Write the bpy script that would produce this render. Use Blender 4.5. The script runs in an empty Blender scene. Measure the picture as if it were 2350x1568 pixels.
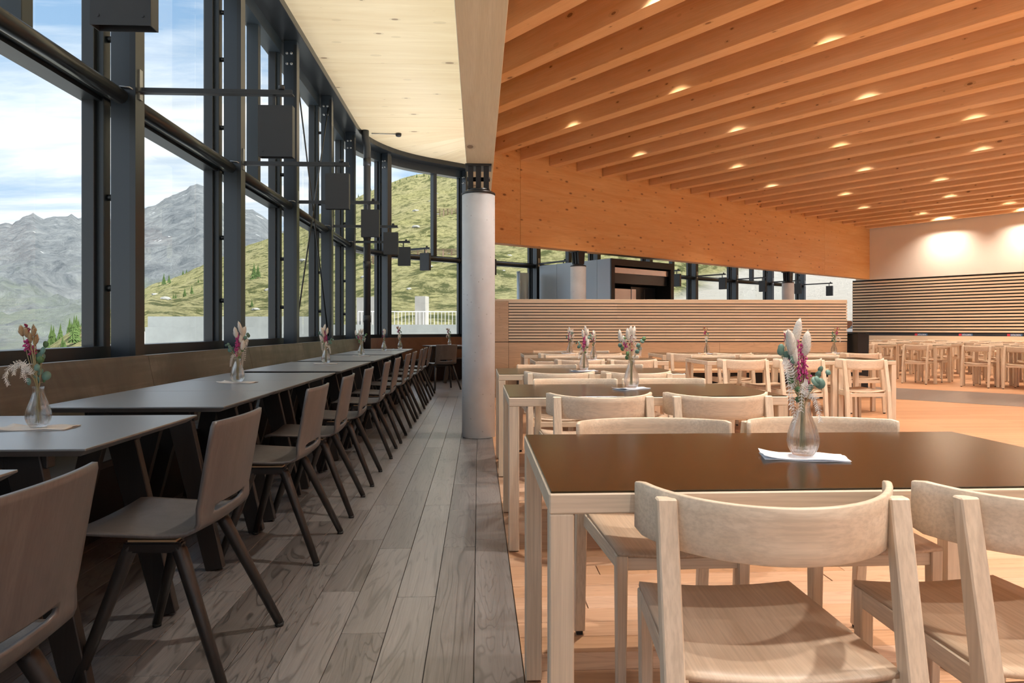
import bpy, bmesh, math, random
from mathutils import Vector, Matrix, noise
random.seed(7)
S = bpy.context.scene
COL = S.collection
PI = math.pi
R = math.radians

# ------------------------------------------------------------------ camera
F_PX, CX, HY, EYE = 1590.0, 1175.0, 755.0, 1.08       # focal length in pixels, centre column, horizon row, eye height
TH = math.atan(77 / F_PX)                            # the camera looks a little to the right of the window wall's direction
cam = bpy.data.cameras.new('camera'); camo = bpy.data.objects.new('camera', cam); COL.objects.link(camo)
camo.location = (0, 0, EYE); camo.rotation_euler = (R(90), 0, -TH)
cam.sensor_width = 36; cam.lens = F_PX / 2350 * 36; cam.shift_y = -29 / 2350
cam.clip_start = .05; cam.clip_end = 9000
S.camera = camo

# ------------------------------------------------------------------ sky, sun, exposure
W = bpy.data.worlds.new('sky'); S.world = W; W.use_nodes = True
def build_sky():
    nt = W.node_tree; n = nt.nodes; l = nt.links; n.clear()
    out = n.new('ShaderNodeOutputWorld'); bg = n.new('ShaderNodeBackground'); l.new(bg.outputs[0], out.inputs[0])
    bg.inputs[1].default_value = .61
    tc = n.new('ShaderNodeTexCoord'); sep = n.new('ShaderNodeSeparateXYZ'); l.new(tc.outputs['Generated'], sep.inputs[0])
    def m(op, a, b):
        q = n.new('ShaderNodeMath'); q.operation = op
        for i, v in enumerate((a, b)):
            if hasattr(v, 'links'): l.new(v, q.inputs[i])
            elif v is not None: q.inputs[i].default_value = v
        return q.outputs[0]
    z = m('MAXIMUM', sep.outputs[2], 0.0); den = m('ADD', z, .16)
    cb = n.new('ShaderNodeCombineXYZ')
    l.new(m('DIVIDE', sep.outputs[0], den), cb.inputs[0]); l.new(m('DIVIDE', sep.outputs[1], den), cb.inputs[1])
    mp = n.new('ShaderNodeMapping'); mp.inputs['Rotation'].default_value = (0, 0, R(-32)); mp.inputs['Scale'].default_value = (.55, 1.7, 1)
    mp.inputs['Location'].default_value = (1.3, .55, 0)
    l.new(cb.outputs[0], mp.inputs[0])
    nz = n.new('ShaderNodeTexNoise'); nz.inputs['Scale'].default_value = 1.15; nz.inputs['Detail'].default_value = 9; nz.inputs['Roughness'].default_value = .62; nz.inputs['Distortion'].default_value = .35
    l.new(mp.outputs[0], nz.inputs['Vector'])
    cr = n.new('ShaderNodeValToRGB'); e = cr.color_ramp.elements
    e[0].position = .36; e[0].color = (0, 0, 0, 1); e[1].position = .56; e[1].color = (1, 1, 1, 1)
    l.new(nz.outputs[0], cr.inputs[0])
    blue = n.new('ShaderNodeValToRGB'); b = blue.color_ramp.elements
    b[0].position = 0; b[0].color = (.44, .60, .76, 1); b[1].position = .6; b[1].color = (.17, .34, .60, 1)
    l.new(z, blue.inputs[0])
    nz2 = n.new('ShaderNodeTexNoise'); nz2.inputs['Scale'].default_value = 3.4; nz2.inputs['Detail'].default_value = 8
    l.new(mp.outputs[0], nz2.inputs['Vector'])
    wh = n.new('ShaderNodeValToRGB'); w = wh.color_ramp.elements
    w[0].position = .3; w[0].color = (.60, .67, .74, 1); w[1].position = .65; w[1].color = (.98, 1.0, 1.02, 1)
    l.new(nz2.outputs[0], wh.inputs[0])
    mix = n.new('ShaderNodeMix'); mix.data_type = 'RGBA'
    l.new(cr.outputs[0], mix.inputs[0]); l.new(blue.outputs[0], mix.inputs[6]); l.new(wh.outputs[0], mix.inputs[7])
    l.new(mix.outputs[2], bg.inputs[0])
build_sky()
sun = bpy.data.lights.new('sun', 'SUN'); sun.energy = 3.9; sun.angle = R(.6); sun.color = (1, .95, .86)
suno = bpy.data.objects.new('sun', sun); COL.objects.link(suno); suno.location = (40, -20, 60)
suno.rotation_euler = Vector((.62, -.38, .68)).to_track_quat('Z', 'Y').to_euler()
S.view_settings.view_transform = 'Standard'; S.view_settings.look = 'None'; S.view_settings.exposure = 1.25; S.view_settings.gamma = 1
S.view_settings.use_curve_mapping = False

# ------------------------------------------------------------------ helpers
def at(px, F):                                       # ground position seen in image column px at forward distance F
    r = (px - CX) / F_PX; c, s = math.cos(TH), math.sin(TH)
    return Vector(((r * c + s) * F, (c - r * s) * F, 0))
def zat(py, F): return EYE + (HY - py) / F_PX * F

class MB:
    def __init__(s): s.v = []; s.f = []; s.sm = []
    def add(s, vs, fs, smooth=False, M=None):
        o = len(s.v)
        for p in vs:
            p = Vector(p); s.v.append(M @ p if M is not None else p)
        for q in fs: s.f.append([i + o for i in q]); s.sm.append(smooth)
        return s
    def box(s, x0, x1, y0, y1, z0, z1, M=None):
        vs = [(x0, y0, z0), (x1, y0, z0), (x1, y1, z0), (x0, y1, z0), (x0, y0, z1), (x1, y0, z1), (x1, y1, z1), (x0, y1, z1)]
        return s.add(vs, [(3, 2, 1, 0), (4, 5, 6, 7), (0, 1, 5, 4), (1, 2, 6, 5), (2, 3, 7, 6), (3, 0, 4, 7)], False, M)
    def bar(s, p, q, w, h, w2=None, h2=None, up=(0, 0, 1)):
        p = Vector(p); q = Vector(q); d = (q - p).normalized(); up = Vector(up)
        if abs(d.dot(up)) > .97: up = Vector((0, 1, 0))
        a = d.cross(up).normalized(); b = a.cross(d).normalized()
        w2 = w if w2 is None else w2; h2 = h if h2 is None else h2
        vs = [p + a * x * w / 2 + b * y * h / 2 for x, y in ((-1, -1), (1, -1), (1, 1), (-1, 1))] + \
             [q + a * x * w2 / 2 + b * y * h2 / 2 for x, y in ((-1, -1), (1, -1), (1, 1), (-1, 1))]
        return s.add(vs, [(0, 1, 2, 3), (7, 6, 5, 4), (1, 0, 4, 5), (2, 1, 5, 6), (3, 2, 6, 7), (0, 3, 7, 4)])
    def tube(s, pts, r, n=8, cap=True):
        pts = [Vector(p) for p in pts]; k = len(pts); rs = r if isinstance(r, (list, tuple)) else [r] * k
        vs = []; prev = None
        for i, p in enumerate(pts):
            d = (pts[min(i + 1, k - 1)] - pts[max(i - 1, 0)]).normalized()
            u = Vector((0, 0, 1)) if abs(d.z) < .95 else Vector((1, 0, 0))
            if prev is not None and prev.cross(d).length > .05: u = d.cross(prev)
            a = d.cross(u).normalized(); b = d.cross(a).normalized(); prev = a
            if i and (vs[-n] - pts[i - 1]).normalized().dot(a) < 0: a, b = -a, -b
            for j in range(n):
                t = 2 * PI * j / n; vs.append(p + (a * math.cos(t) + b * math.sin(t)) * rs[i])
        fs = [(i * n + j, i * n + (j + 1) % n, (i + 1) * n + (j + 1) % n, (i + 1) * n + j) for i in range(k - 1) for j in range(n)]
        s.add(vs, fs, True)
        if cap:
            o = len(s.v) - len(vs); s.f.append([o + j for j in range(n)][::-1]); s.sm.append(False)
            s.f.append([o + (k - 1) * n + j for j in range(n)]); s.sm.append(False)
        return s
    def lathe(s, prof, n=24, rib=None, M=None, close=True):
        vs = []
        for (r, z) in prof:
            for j in range(n):
                t = 2 * PI * j / n; rr = r if rib is None else rib(r, z, t)
                vs.append((rr * math.cos(t), rr * math.sin(t), z))
        k = len(prof)
        fs = [(i * n + j, i * n + (j + 1) % n, (i + 1) * n + (j + 1) % n, (i + 1) * n + j) for i in range(k - 1) for j in range(n)]
        s.add(vs, fs, True, M)
        if close:
            o = len(s.v) - len(vs); s.f.append([o + j for j in range(n)][::-1]); s.sm.append(False)
            s.f.append([o + (k - 1) * n + j for j in range(n)]); s.sm.append(False)
        return s
    def grid(s, rows, smooth=True, M=None):
        nu = len(rows); nv = len(rows[0]); vs = [p for r in rows for p in r]
        return s.add(vs, [(i * nv + j, i * nv + j + 1, (i + 1) * nv + j + 1, (i + 1) * nv + j) for i in range(nu - 1) for j in range(nv - 1)], smooth, M)
    def poly(s, pts, z0, z1):                        # vertical prism over a plan outline
        n = len(pts); vs = [(p[0], p[1], z0) for p in pts] + [(p[0], p[1], z1) for p in pts]
        return s.add(vs, [tuple(range(n))[::-1], tuple(range(n, 2 * n))] + [(i, (i + 1) % n, n + (i + 1) % n, n + i) for i in range(n)])
    def mesh(s, name, bevel=0, seg=1, thick=0):
        me = bpy.data.meshes.new(name); me.from_pydata([tuple(p) for p in s.v], [], s.f)
        me.polygons.foreach_set('use_smooth', s.sm)
        bm = bmesh.new(); bm.from_mesh(me)
        if thick:
            bmesh.ops.remove_doubles(bm, verts=bm.verts, dist=1e-5)
            bmesh.ops.solidify(bm, geom=bm.faces[:], thickness=thick)
        bmesh.ops.recalc_face_normals(bm, faces=bm.faces)
        if bevel:
            es = [e for e in bm.edges if len(e.link_faces) == 2 and e.calc_face_angle(0) > .5]
            bmesh.ops.bevel(bm, geom=es, offset=bevel, segments=seg, affect='EDGES', clamp_overlap=True)
        bm.to_mesh(me); bm.free()
        me.update(); return me
    def build(s, name, mat, parent=None, bevel=0, seg=1, thick=0, loc=None, rz=None):
        me = s.mesh(name, bevel, seg, thick); me.materials.append(M_[mat] if isinstance(mat, str) else mat)
        return link(name, me, parent, loc, rz)

def link(name, me, parent=None, loc=None, rz=None):
    o = bpy.data.objects.new(name, me); COL.objects.link(o)
    if parent is not None: o.parent = parent
    if loc is not None: o.location = loc
    if rz is not None: o.rotation_euler[2] = rz
    return o
KIDS = {}
def tag(o, label, cat, group=None):
    o['label'] = label; o['category'] = cat
    if group: o['group'] = group
    return o
def thing(name, label, cat, loc=(0, 0, 0), rz=0, group=None):
    return tag(link(name, None, None, loc, rz), label, cat, group)
def struct(o, label=None):
    o['kind'] = 'structure'
    if label: o['label'] = label
    return o
def children(o): return [c for c in COL.objects if c.parent == o] if o.name not in KIDS else KIDS[o.name]
def tree_of(o, allobj):
    return (o, [tree_of(c, allobj) for c in allobj.get(o, [])])
def proto(o):
    d = {}
    for c in COL.objects:
        if c.parent: d.setdefault(c.parent, []).append(c)
    return tree_of(o, d)
def spawn(tr, parent=None, loc=None, rz=None, label=None, group=None, scale=None):
    src, kids = tr; c = src.copy(); COL.objects.link(c)
    if parent is not None: c.parent = parent
    if loc is not None: c.location = loc
    if rz is not None: c.rotation_euler[2] = rz
    if label: c['label'] = label
    if group: c['group'] = group
    if scale: c.scale = (scale,) * 3 if not isinstance(scale, tuple) else scale
    for k in kids: spawn(k, c)
    return c
def nth(k):
    return ORD[k - 1] if k <= 20 else 'twenty-' + ORD[k - 21] if k < 30 else 'thirtieth' if k == 30 else 'thirty-' + ORD[k - 31] if k < 40 else 'fortieth'
ORD = ['first', 'second', 'third', 'fourth', 'fifth', 'sixth', 'seventh', 'eighth', 'ninth', 'tenth', 'eleventh', 'twelfth', 'thirteenth', 'fourteenth', 'fifteenth', 'sixteenth', 'seventeenth', 'eighteenth', 'nineteenth', 'twentieth']

# ------------------------------------------------------------------ materials
M_ = {}
class N:
    def __init__(s, name):
        s.m = bpy.data.materials.new(name); s.m.use_nodes = True; M_[name] = s.m
        s.t = s.m.node_tree; s.n = s.t.nodes; s.l = s.t.links; s.n.clear()
        s.out = s.n.new('ShaderNodeOutputMaterial'); s.p = s.n.new('ShaderNodeBsdfPrincipled'); s.l.new(s.p.outputs[0], s.out.inputs[0])
    def set(s, node, k, v):
        if hasattr(v, 'links'): s.l.new(v, node.inputs[k])
        else: node.inputs[k].default_value = v
    def math(s, op, a, b=0.0, c=None):
        q = s.n.new('ShaderNodeMath'); q.operation = op; s.set(q, 0, a); s.set(q, 1, b)
        if c is not None: s.set(q, 2, c)
        return q.outputs[0]
    def coords(s, which='Object', scale=(1, 1, 1), rnd=0, rot=None):
        tc = s.n.new('ShaderNodeTexCoord'); v = tc.outputs[which]
        if rnd:
            oi = s.n.new('ShaderNodeObjectInfo'); ad = s.n.new('ShaderNodeVectorMath'); ad.operation = 'MULTIPLY_ADD'
            s.l.new(oi.outputs['Random'], ad.inputs[0]); ad.inputs[1].default_value = (rnd, rnd * 1.7, rnd * .6); s.l.new(v, ad.inputs[2]); v = ad.outputs[0]
        mp = s.n.new('ShaderNodeMapping'); mp.inputs['Scale'].default_value = scale
        if rot: mp.inputs['Rotation'].default_value = rot
        s.l.new(v, mp.inputs[0]); return mp.outputs[0]
    def noise(s, vec, scale=1, detail=5, rough=.55, dist=0):
        q = s.n.new('ShaderNodeTexNoise'); s.l.new(vec, q.inputs['Vector'])
        q.inputs['Scale'].default_value = scale; q.inputs['Detail'].default_value = detail; q.inputs['Roughness'].default_value = rough; q.inputs['Distortion'].default_value = dist
        return q.outputs[0]
    def ramp(s, fac, stops):
        q = s.n.new('ShaderNodeValToRGB'); e = q.color_ramp.elements
        while len(e) < len(stops): e.new(.5)
        for i, (p, c) in enumerate(stops):
            e[i].position = p; e[i].color = (c, c, c, 1) if not isinstance(c, tuple) else (*c, 1)
        s.l.new(fac, q.inputs[0]); return q.outputs[0]
    def mix(s, fac, a, b, mode='MIX'):
        q = s.n.new('ShaderNodeMix'); q.data_type = 'RGBA'; q.blend_type = mode
        for k, v in ((0, fac), (6, a), (7, b)):
            if hasattr(v, 'links'): s.l.new(v, q.inputs[k])
            else: q.inputs[k].default_value = v if k == 0 else (*v, 1)
        return q.outputs[2]
    def bump(s, h, strength=.2, dist=.01):
        q = s.n.new('ShaderNodeBump'); q.inputs['Strength'].default_value = strength; q.inputs['Distance'].default_value = dist
        s.l.new(h, q.inputs['Height']); s.l.new(q.outputs[0], s.p.inputs['Normal'])
    def fin(s, col=None, rough=.5, metal=0, spec=None):
        if col is not None:
            if hasattr(col, 'links'): s.l.new(col, s.p.inputs['Base Color'])
            else: s.p.inputs['Base Color'].default_value = (*col, 1)
        s.set(s.p, 'Roughness', rough); s.set(s.p, 'Metallic', metal)
        if spec is not None: s.p.inputs['Specular IOR Level'].default_value = spec
        return s.m

def plain(name, col, rough=.5, metal=0, var=.08, nscale=6, spec=None, bump=0):
    q = N(name); v = q.coords(rnd=5); nz = q.noise(v, nscale, 4)
    c = q.mix(nz, tuple(x * (1 - var) for x in col), tuple(min(1, x * (1 + var)) for x in col))
    if bump: q.bump(q.noise(q.coords(rnd=5), nscale * 8, 3), bump, .004)
    return q.fin(c, rough, metal, spec)

def wood(name, light, dark, axis=0, rough=.5, coarse=9, knots=0, var=.12, grain=.5, ring=0, spec=None, bump=.06):
    q = N(name); sc = [coarse] * 3; sc[axis] = coarse * .07
    v = q.coords(scale=tuple(sc), rnd=23)
    n1 = q.noise(v, 1, 5, .6, .8)
    fs = [150] * 3; fs[axis] = 4
    n2 = q.noise(q.coords(scale=tuple(fs), rnd=11), 1, 3, .6)
    c = q.mix(q.ramp(n1, [(.3, 0.), (.7, 1.)]), dark, light)
    c = q.mix(q.math('MULTIPLY', q.ramp(n2, [(.35, 1.), (.6, 0.)]), grain), c, tuple(x * .72 for x in dark))
    if ring:                                         # cathedral rings
        rs = [5.0] * 3; rs[axis] = .55
        n3 = q.noise(q.coords(scale=tuple(rs), rnd=31), 1, 3, .5, 1.2)
        rg = q.math('FRACT', q.math('MULTIPLY', n3, 14.0))
        c = q.mix(q.math('MULTIPLY', q.ramp(rg, [(.0, 1.), (.16, 0.), (.9, 0.), (1., 1.)]), ring), c, tuple(x * .45 for x in dark))
    if knots:
        ks = [5.5] * 3; ks[axis] = 2.6
        vo = q.n.new('ShaderNodeTexVoronoi'); q.l.new(q.coords(scale=tuple(ks), rnd=41), vo.inputs['Vector']); vo.inputs['Scale'].default_value = knots
        sp = q.n.new('ShaderNodeSeparateColor'); q.l.new(vo.outputs['Color'], sp.inputs[0])
        thr = q.math('MULTIPLY', q.math('GREATER_THAN', sp.outputs[0], .35), q.math('MULTIPLY_ADD', sp.outputs[1], .13, .035))
        k = q.math('LESS_THAN', vo.outputs['Distance'], thr)
        halo = q.math('LESS_THAN', vo.outputs['Distance'], q.math('MULTIPLY', thr, 1.7))
        c = q.mix(q.math('MULTIPLY', halo, .35), c, tuple(x * .7 for x in dark))
        c = q.mix(q.math('MULTIPLY', k, .8), c, (dark[0] * .28, dark[1] * .2, dark[2] * .16))
    oi = q.n.new('ShaderNodeObjectInfo')
    br = q.n.new('ShaderNodeBrightContrast'); q.l.new(c, br.inputs[0]); q.l.new(q.math('MULTIPLY_ADD', oi.outputs['Random'], var, -var / 2), br.inputs[1])
    if bump: q.bump(n2, bump, .002)
    return q.fin(br.outputs[0], rough, 0, spec)

OAK = ((.78, .66, .52), (.66, .53, .39))
for i, a in enumerate('xyz'):
    wood('oak_' + a, *OAK, axis=i, rough=.45, coarse=12, var=.06, grain=.45)
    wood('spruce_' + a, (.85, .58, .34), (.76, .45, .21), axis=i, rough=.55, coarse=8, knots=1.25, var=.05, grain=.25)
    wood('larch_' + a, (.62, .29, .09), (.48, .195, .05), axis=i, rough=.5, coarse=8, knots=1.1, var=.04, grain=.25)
    wood('black_oak_' + a, (.030, .024, .022), (.016, .013, .012), axis=i, rough=.42, coarse=14, var=.01, grain=.3, spec=.45)
wood('oak_panel_x', (.68, .49, .32), (.53, .35, .21), axis=0, rough=.42, coarse=5, var=.06, grain=.35, ring=.25)
wood('fascia_x', (.84, .50, .21), (.74, .36, .12), axis=0, rough=.5, coarse=9, knots=1.5, var=.03, grain=.3)
wood('oak_seat_y', (.60, .46, .34), (.48, .345, .235), axis=1, rough=.42, coarse=16, var=.05, grain=.45)
wood('slat_oak_x', (.84, .71, .54), (.76, .62, .45), axis=0, rough=.5, coarse=8, var=.06, grain=.3)
wood('pale_beam_y', (.86, .79, .61), (.75, .67, .48), axis=1, rough=.6, coarse=7, knots=.9, var=.03, grain=.2)
wood('ceiling_pale_x', (.82, .67, .44), (.72, .55, .33), axis=0, rough=.55, coarse=6, knots=.9, var=.04, grain=.12)
wood('smoked_plank_y', (.195, .180, .176), (.115, .104, .101), axis=1, rough=.33, coarse=5, var=.06, grain=.5, ring=.85, spec=.5, bump=.25)
wood('warm_plank_x', (.50, .31, .20), (.41, .235, .14), axis=0, rough=.42, coarse=6, var=.10, grain=.3, ring=.3, spec=.32)
wood('shell_wood_z', (.122, .108, .103), (.083, .072, .069), axis=2, rough=.36, coarse=16, var=.02, grain=.35, spec=.55)
wood('bench_brown_x', (.20, .105, .06), (.13, .065, .038), axis=0, rough=.4, coarse=5, var=.03, grain=.3)
def floor_far(name, light, dark, rot, w, length, rough):
    q = N(name); v = q.coords(rot=(0, 0, rot))
    bk = q.n.new('ShaderNodeTexBrick'); q.l.new(v, bk.inputs['Vector']); bk.inputs['Scale'].default_value = 1
    bk.inputs['Brick Width'].default_value = length; bk.inputs['Row Height'].default_value = w; bk.inputs['Mortar Size'].default_value = .0025
    bk.inputs['Color1'].default_value = (*light, 1); bk.inputs['Color2'].default_value = (*dark, 1); bk.inputs['Mortar'].default_value = (*[x * .4 for x in dark], 1)
    bk.offset = .37
    mp = q.n.new('ShaderNodeMapping'); q.l.new(v, mp.inputs[0]); mp.inputs['Scale'].default_value = (1, 14, 1)
    nz = q.noise(mp.outputs[0], 2, 5, .6)
    c = q.mix(q.math('MULTIPLY', nz, .5), bk.outputs[0], tuple(x * .75 for x in dark))
    return q.fin(c, rough)
floor_far('warm_floor', (.50, .275, .15), (.41, .205, .105), 0, .12, 1.7, .4)
floor_far('smoked_floor', (.16, .14, .13), (.11, .095, .087), R(-45), .157, 1.9, .38)
plain('steel_blue', (.017, .024, .033), .30, .0, .12, 3, spec=.6)
plain('steel_black', (.012, .014, .016), .30, .0, .15, 5, spec=.6)
plain('lamp_steel', (.035, .039, .045), .36, .0, .12, 8, spec=.5)
plain('galvanised', (.42, .43, .44), .35, .9, .15, 9)
plain('window_frame', (.019, .027, .034), .38, .0, .08, 3, spec=.5)
plain('rubber', (.015, .015, .015), .7)
plain('white_plaster', (.78, .72, .66), .8, 0, .03, 3)
plain('matt_black', (.008, .008, .009), .55, 0, .1)
plain('kitchen_panel', (.34, .40, .46), .32, .25, .05, 2)
plain('stainless', (.50, .47, .48), .28, .9, .1, 4)
plain('napkin', (.80, .82, .88), .85, 0, .03, 30, bump=.15)
plain('napkin_grey', (.70, .68, .67), .85, 0, .06, 60, bump=.15)
plain('linoleum', (.026, .018, .007), .20, 0, .12, 30, spec=.32)
plain('dark_laminate', (.10, .108, .116), .45, 0, .10, 12, spec=1.)
for _n in ('dark_laminate', 'linoleum'):
    _p = [n for n in M_[_n].node_tree.nodes if n.type == 'BSDF_PRINCIPLED'][0]; _p.inputs['Coat Weight'].default_value = 1. if _n[0] == 'd' else .25; _p.inputs['Coat Roughness'].default_value = .40 if _n[0] == 'd' else .18; _p.inputs['Coat IOR'].default_value = 2.4 if _n[0] == 'd' else 1.6
plain('tail_white', (.86, .82, .74), .9, 0, .08, 60, bump=.8)
plain('tail_tan', (.55, .38, .22), .9, 0, .2, 60, bump=.8)
plain('blossom_pink', (.52, .06, .24), .7, 0, .35, 40)
plain('blossom_red', (.33, .03, .10), .7, 0, .35, 40)
plain('leaf_euca', (.15, .28, .23), .55, 0, .3, 25)
plain('leaf_green', (.10, .20, .08), .5, 0, .35, 25)
plain('fern_white', (.88, .86, .82), .8, 0, .04, 40)
plain('stem', (.42, .36, .20), .7, 0, .3, 40)
plain('sign_blue', (.06, .16, .34), .5); plain('sign_red', (.55, .05, .08), .5); plain('sign_white', (.85, .85, .85), .5)
plain('band_dark', (.03, .035, .045), .4)
plain('tan_ply', (.42, .28, .15), .5, 0, .15, 20)
plain('railing_white', (.8, .8, .8), .4)
def concrete(name, col, rough=.75, pores=1.0, board=0, dark=.8):
    q = N(name); v = q.coords(rnd=7)
    n1 = q.noise(v, 2.2, 6, .6, .3)
    c = q.mix(q.ramp(n1, [(.3, 0.), (.7, 1.)]), tuple(x * dark for x in col), col)
    vo = q.n.new('ShaderNodeTexVoronoi'); q.l.new(v, vo.inputs['Vector']); vo.inputs['Scale'].default_value = 26
    sp = q.n.new('ShaderNodeSeparateColor'); q.l.new(vo.outputs['Color'], sp.inputs[0])
    k = q.math('LESS_THAN', vo.outputs['Distance'], q.math('MULTIPLY', q.math('GREATER_THAN', sp.outputs[0], .82), .16))
    c = q.mix(q.math('MULTIPLY', k, .55 * pores), c, tuple(x * .35 for x in col))
    if board:
        n3 = q.noise(q.coords(scale=(9, 1, 1) if board == 2 else (1, 1, 9), rnd=7), 1.5, 5)
        c = q.mix(q.math('MULTIPLY', n3, .5), c, tuple(x * .55 for x in col))
    q.bump(q.noise(v, 40, 3), .08, .004)
    return q.fin(c, rough)
concrete('concrete_column', (.62, .65, .68), .6)
concrete('concrete_wall', (.33, .35, .345), .8, .3)
concrete('concrete_post', (.36, .35, .33), .85, .3, board=2)
def stone_panel():
    q = N('stone_panel'); v = q.coords(rnd=13)
    n1 = q.noise(v, 1.6, 8, .68, .6)
    n2 = q.noise(q.coords(scale=(7, .35, 7), rnd=3), 1.5, 5, .6)
    c = q.mix(q.ramp(n1, [(.35, 0.), (.65, 1.)]), (.085, .080, .072), (.215, .205, .186))
    c = q.mix(q.math('MULTIPLY', q.ramp(n2, [(.42, 1.), (.6, 0.)]), .55), c, (.06, .054, .047))
    q.bump(n1, .1, .003); return q.fin(c, .42)
stone_panel()
for _n in ('smoked_plank_y', 'smoked_floor'):
    _p = [n for n in M_[_n].node_tree.nodes if n.type == 'BSDF_PRINCIPLED'][0]; _p.inputs['Coat Weight'].default_value = .6; _p.inputs['Coat Roughness'].default_value = .36; _p.inputs['Coat IOR'].default_value = 1.7
def glass_pane():
    q = N('pane_glass'); q.n.remove(q.p)
    tr = q.n.new('ShaderNodeBsdfTransparent'); tr.inputs[0].default_value = (.93, .955, .95, 1)
    gl = q.n.new('ShaderNodeBsdfGlossy'); gl.inputs['Roughness'].default_value = 0; gl.inputs[0].default_value = (1, 1, 1, 1)
    lw = q.n.new('ShaderNodeLayerWeight'); lw.inputs[0].default_value = .5
    fac = q.math('MULTIPLY_ADD', q.math('POWER', lw.outputs['Facing'], 4.5), .6, .025)
    mx = q.n.new('ShaderNodeMixShader'); q.l.new(fac, mx.inputs[0]); q.l.new(tr.outputs[0], mx.inputs[1]); q.l.new(gl.outputs[0], mx.inputs[2])
    q.l.new(mx.outputs[0], q.out.inputs[0])
glass_pane()
def vase_glass():
    q = N('vase_glass'); q.n.remove(q.p)
    g = q.n.new('ShaderNodeBsdfGlass'); g.inputs['IOR'].default_value = 1.42; g.inputs['Roughness'].default_value = .0; g.inputs[0].default_value = (.97, .98, .99, 1)
    t = q.n.new('ShaderNodeBsdfTransparent'); mx = q.n.new('ShaderNodeMixShader'); mx.inputs[0].default_value = .45
    q.l.new(g.outputs[0], mx.inputs[1]); q.l.new(t.outputs[0], mx.inputs[2]); q.l.new(mx.outputs[0], q.out.inputs[0])
vase_glass()
def lamp_glow():
    q = N('lamp_glow'); q.n.remove(q.p); e = q.n.new('ShaderNodeEmission'); e.inputs[0].default_value = (1, .78, .5, 1); e.inputs[1].default_value = 9
    q.l.new(e.outputs[0], q.out.inputs[0])
lamp_glow()
def rock_mat():
    q = N('hazy_mountain_rock'); v = q.coords(scale=(.01, .01, .01))
    n1 = q.noise(v, .9, 10, .72, .5); n2 = q.noise(v, 2.2, 12, .78, .6)
    c = q.mix(q.ramp(n2, [(.36, 0.), (.62, 1.)]), (.17, .195, .22), (.40, .425, .44))  # distance haze is mixed into these pale, bluish rock tones
    sp = q.n.new('ShaderNodeSeparateXYZ'); tc = q.n.new('ShaderNodeTexCoord'); q.l.new(tc.outputs['Object'], sp.inputs[0])
    low = q.math('MULTIPLY_ADD', sp.outputs[2], -.0032, .62)
    g = q.math('ADD', low, q.math('MULTIPLY_ADD', n1, 3.2, -1.6))
    c = q.mix(q.ramp(g, [(.25, 0.), (.85, .75)]), c, (.33, .38, .30))
    snow = q.math('MULTIPLY', q.math('GREATER_THAN', q.noise(v, 1.7, 3), .70), q.math('GREATER_THAN', sp.outputs[2], 150.))
    c = q.mix(snow, c, (.85, .88, .9))
    q.bump(n2, .9, 30.); return q.fin(c, .95, 0, .1)
rock_mat()
def hill_mat():
    q = N('meadow'); v = q.coords()
    n1 = q.noise(v, .07, 6, .65); n2 = q.noise(v, .42, 8, .74, .5); n3 = q.noise(v, 1.9, 8, .78, .3)
    c = q.mix(q.ramp(n3, [(.42, 0.), (.56, 1.)]), (.21, .22, .075), (.64, .60, .28))
    c = q.mix(q.ramp(n1, [(.40, 0.), (.62, .6)]), c, (.60, .54, .30))
    c = q.mix(q.ramp(n2, [(.43, .85), (.49, 0.)]), c, (.10, .125, .04))
    c = q.mix(q.ramp(n3, [(.66, 0.), (.71, .7)]), c, (.50, .50, .46))
    sp = q.n.new('ShaderNodeSeparateXYZ'); tc = q.n.new('ShaderNodeTexCoord'); q.l.new(tc.outputs['Object'], sp.inputs[0])
    gx = q.math('ADD', q.math('MULTIPLY', sp.outputs[0], .03), q.math('MULTIPLY', sp.outputs[2], -.12))
    gx = q.math('ADD', gx, q.math('MULTIPLY', n1, .3))
    c = q.mix(q.ramp(q.math('ADD', gx, .5), [(.56, 0.), (.64, 1.)]), c, (.80, .76, .68))
    q.bump(n3, 1., 1.2); return q.fin(c, .95, 0, .1)
hill_mat()
plain('conifer', (.085, .135, .045), .9, 0, .5, 3, spec=.1)
plain('bark', (.12, .08, .05), .9)
plain('boulder', (.30, .30, .28), .9, 0, .25, 2)
plain('gravel', (.74, .71, .65), .95, 0, .06, 2)
plain('rust_steel', (.20, .13, .09), .7)

# ------------------------------------------------------------------ plan: the edge beam runs along Y, bends right by 54 degrees; everything of the window wall is offset from it
ANG = R(54); DX, DY = math.sin(ANG), math.cos(ANG)          # d : direction after the bend
RB = .7; RF = 3.0; YB = 12.99 - RB * math.tan(ANG / 2); SE = YB + RF * ANG
def fr(s):                                           # tangent heading angle at path length s
    return 0 if s <= YB else min((s - YB) / RF, ANG)
def pos(s, o, z=0.0):                                # o: offset to the left (outwards) of the beam axis
    if s <= YB: return Vector((-o, s, z))
    a = fr(s); c = Vector((RB, YB, z)); p = c + Vector((-math.cos(a), math.sin(a), 0)) * (RB + o)
    if s > SE: p = p + Vector((DX, DY, 0)) * (s - SE)
    return p
def sweep(mb, ss, o0, o1, z0, z1):
    sec = [(o0, z0), (o1, z0), (o1, z1), (o0, z1)]
    vs = [pos(s, o, z) for s in ss for (o, z) in sec]; n = len(ss)
    fs = [(i * 4 + j, i * 4 + (j + 1) % 4, (i + 1) * 4 + (j + 1) % 4, (i + 1) * 4 + j) for i in range(n - 1) for j in range(4)]
    fs += [(0, 1, 2, 3), (4 * n - 1, 4 * n - 2, 4 * n - 3, 4 * n - 4)]
    return mb.add(vs, fs)
def srange(a, b, step=.25):
    n = max(1, int(math.ceil((b - a) / step))) if b > YB and a < SE else 1
    return [a + (b - a) * i / n for i in range(n + 1)]
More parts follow.
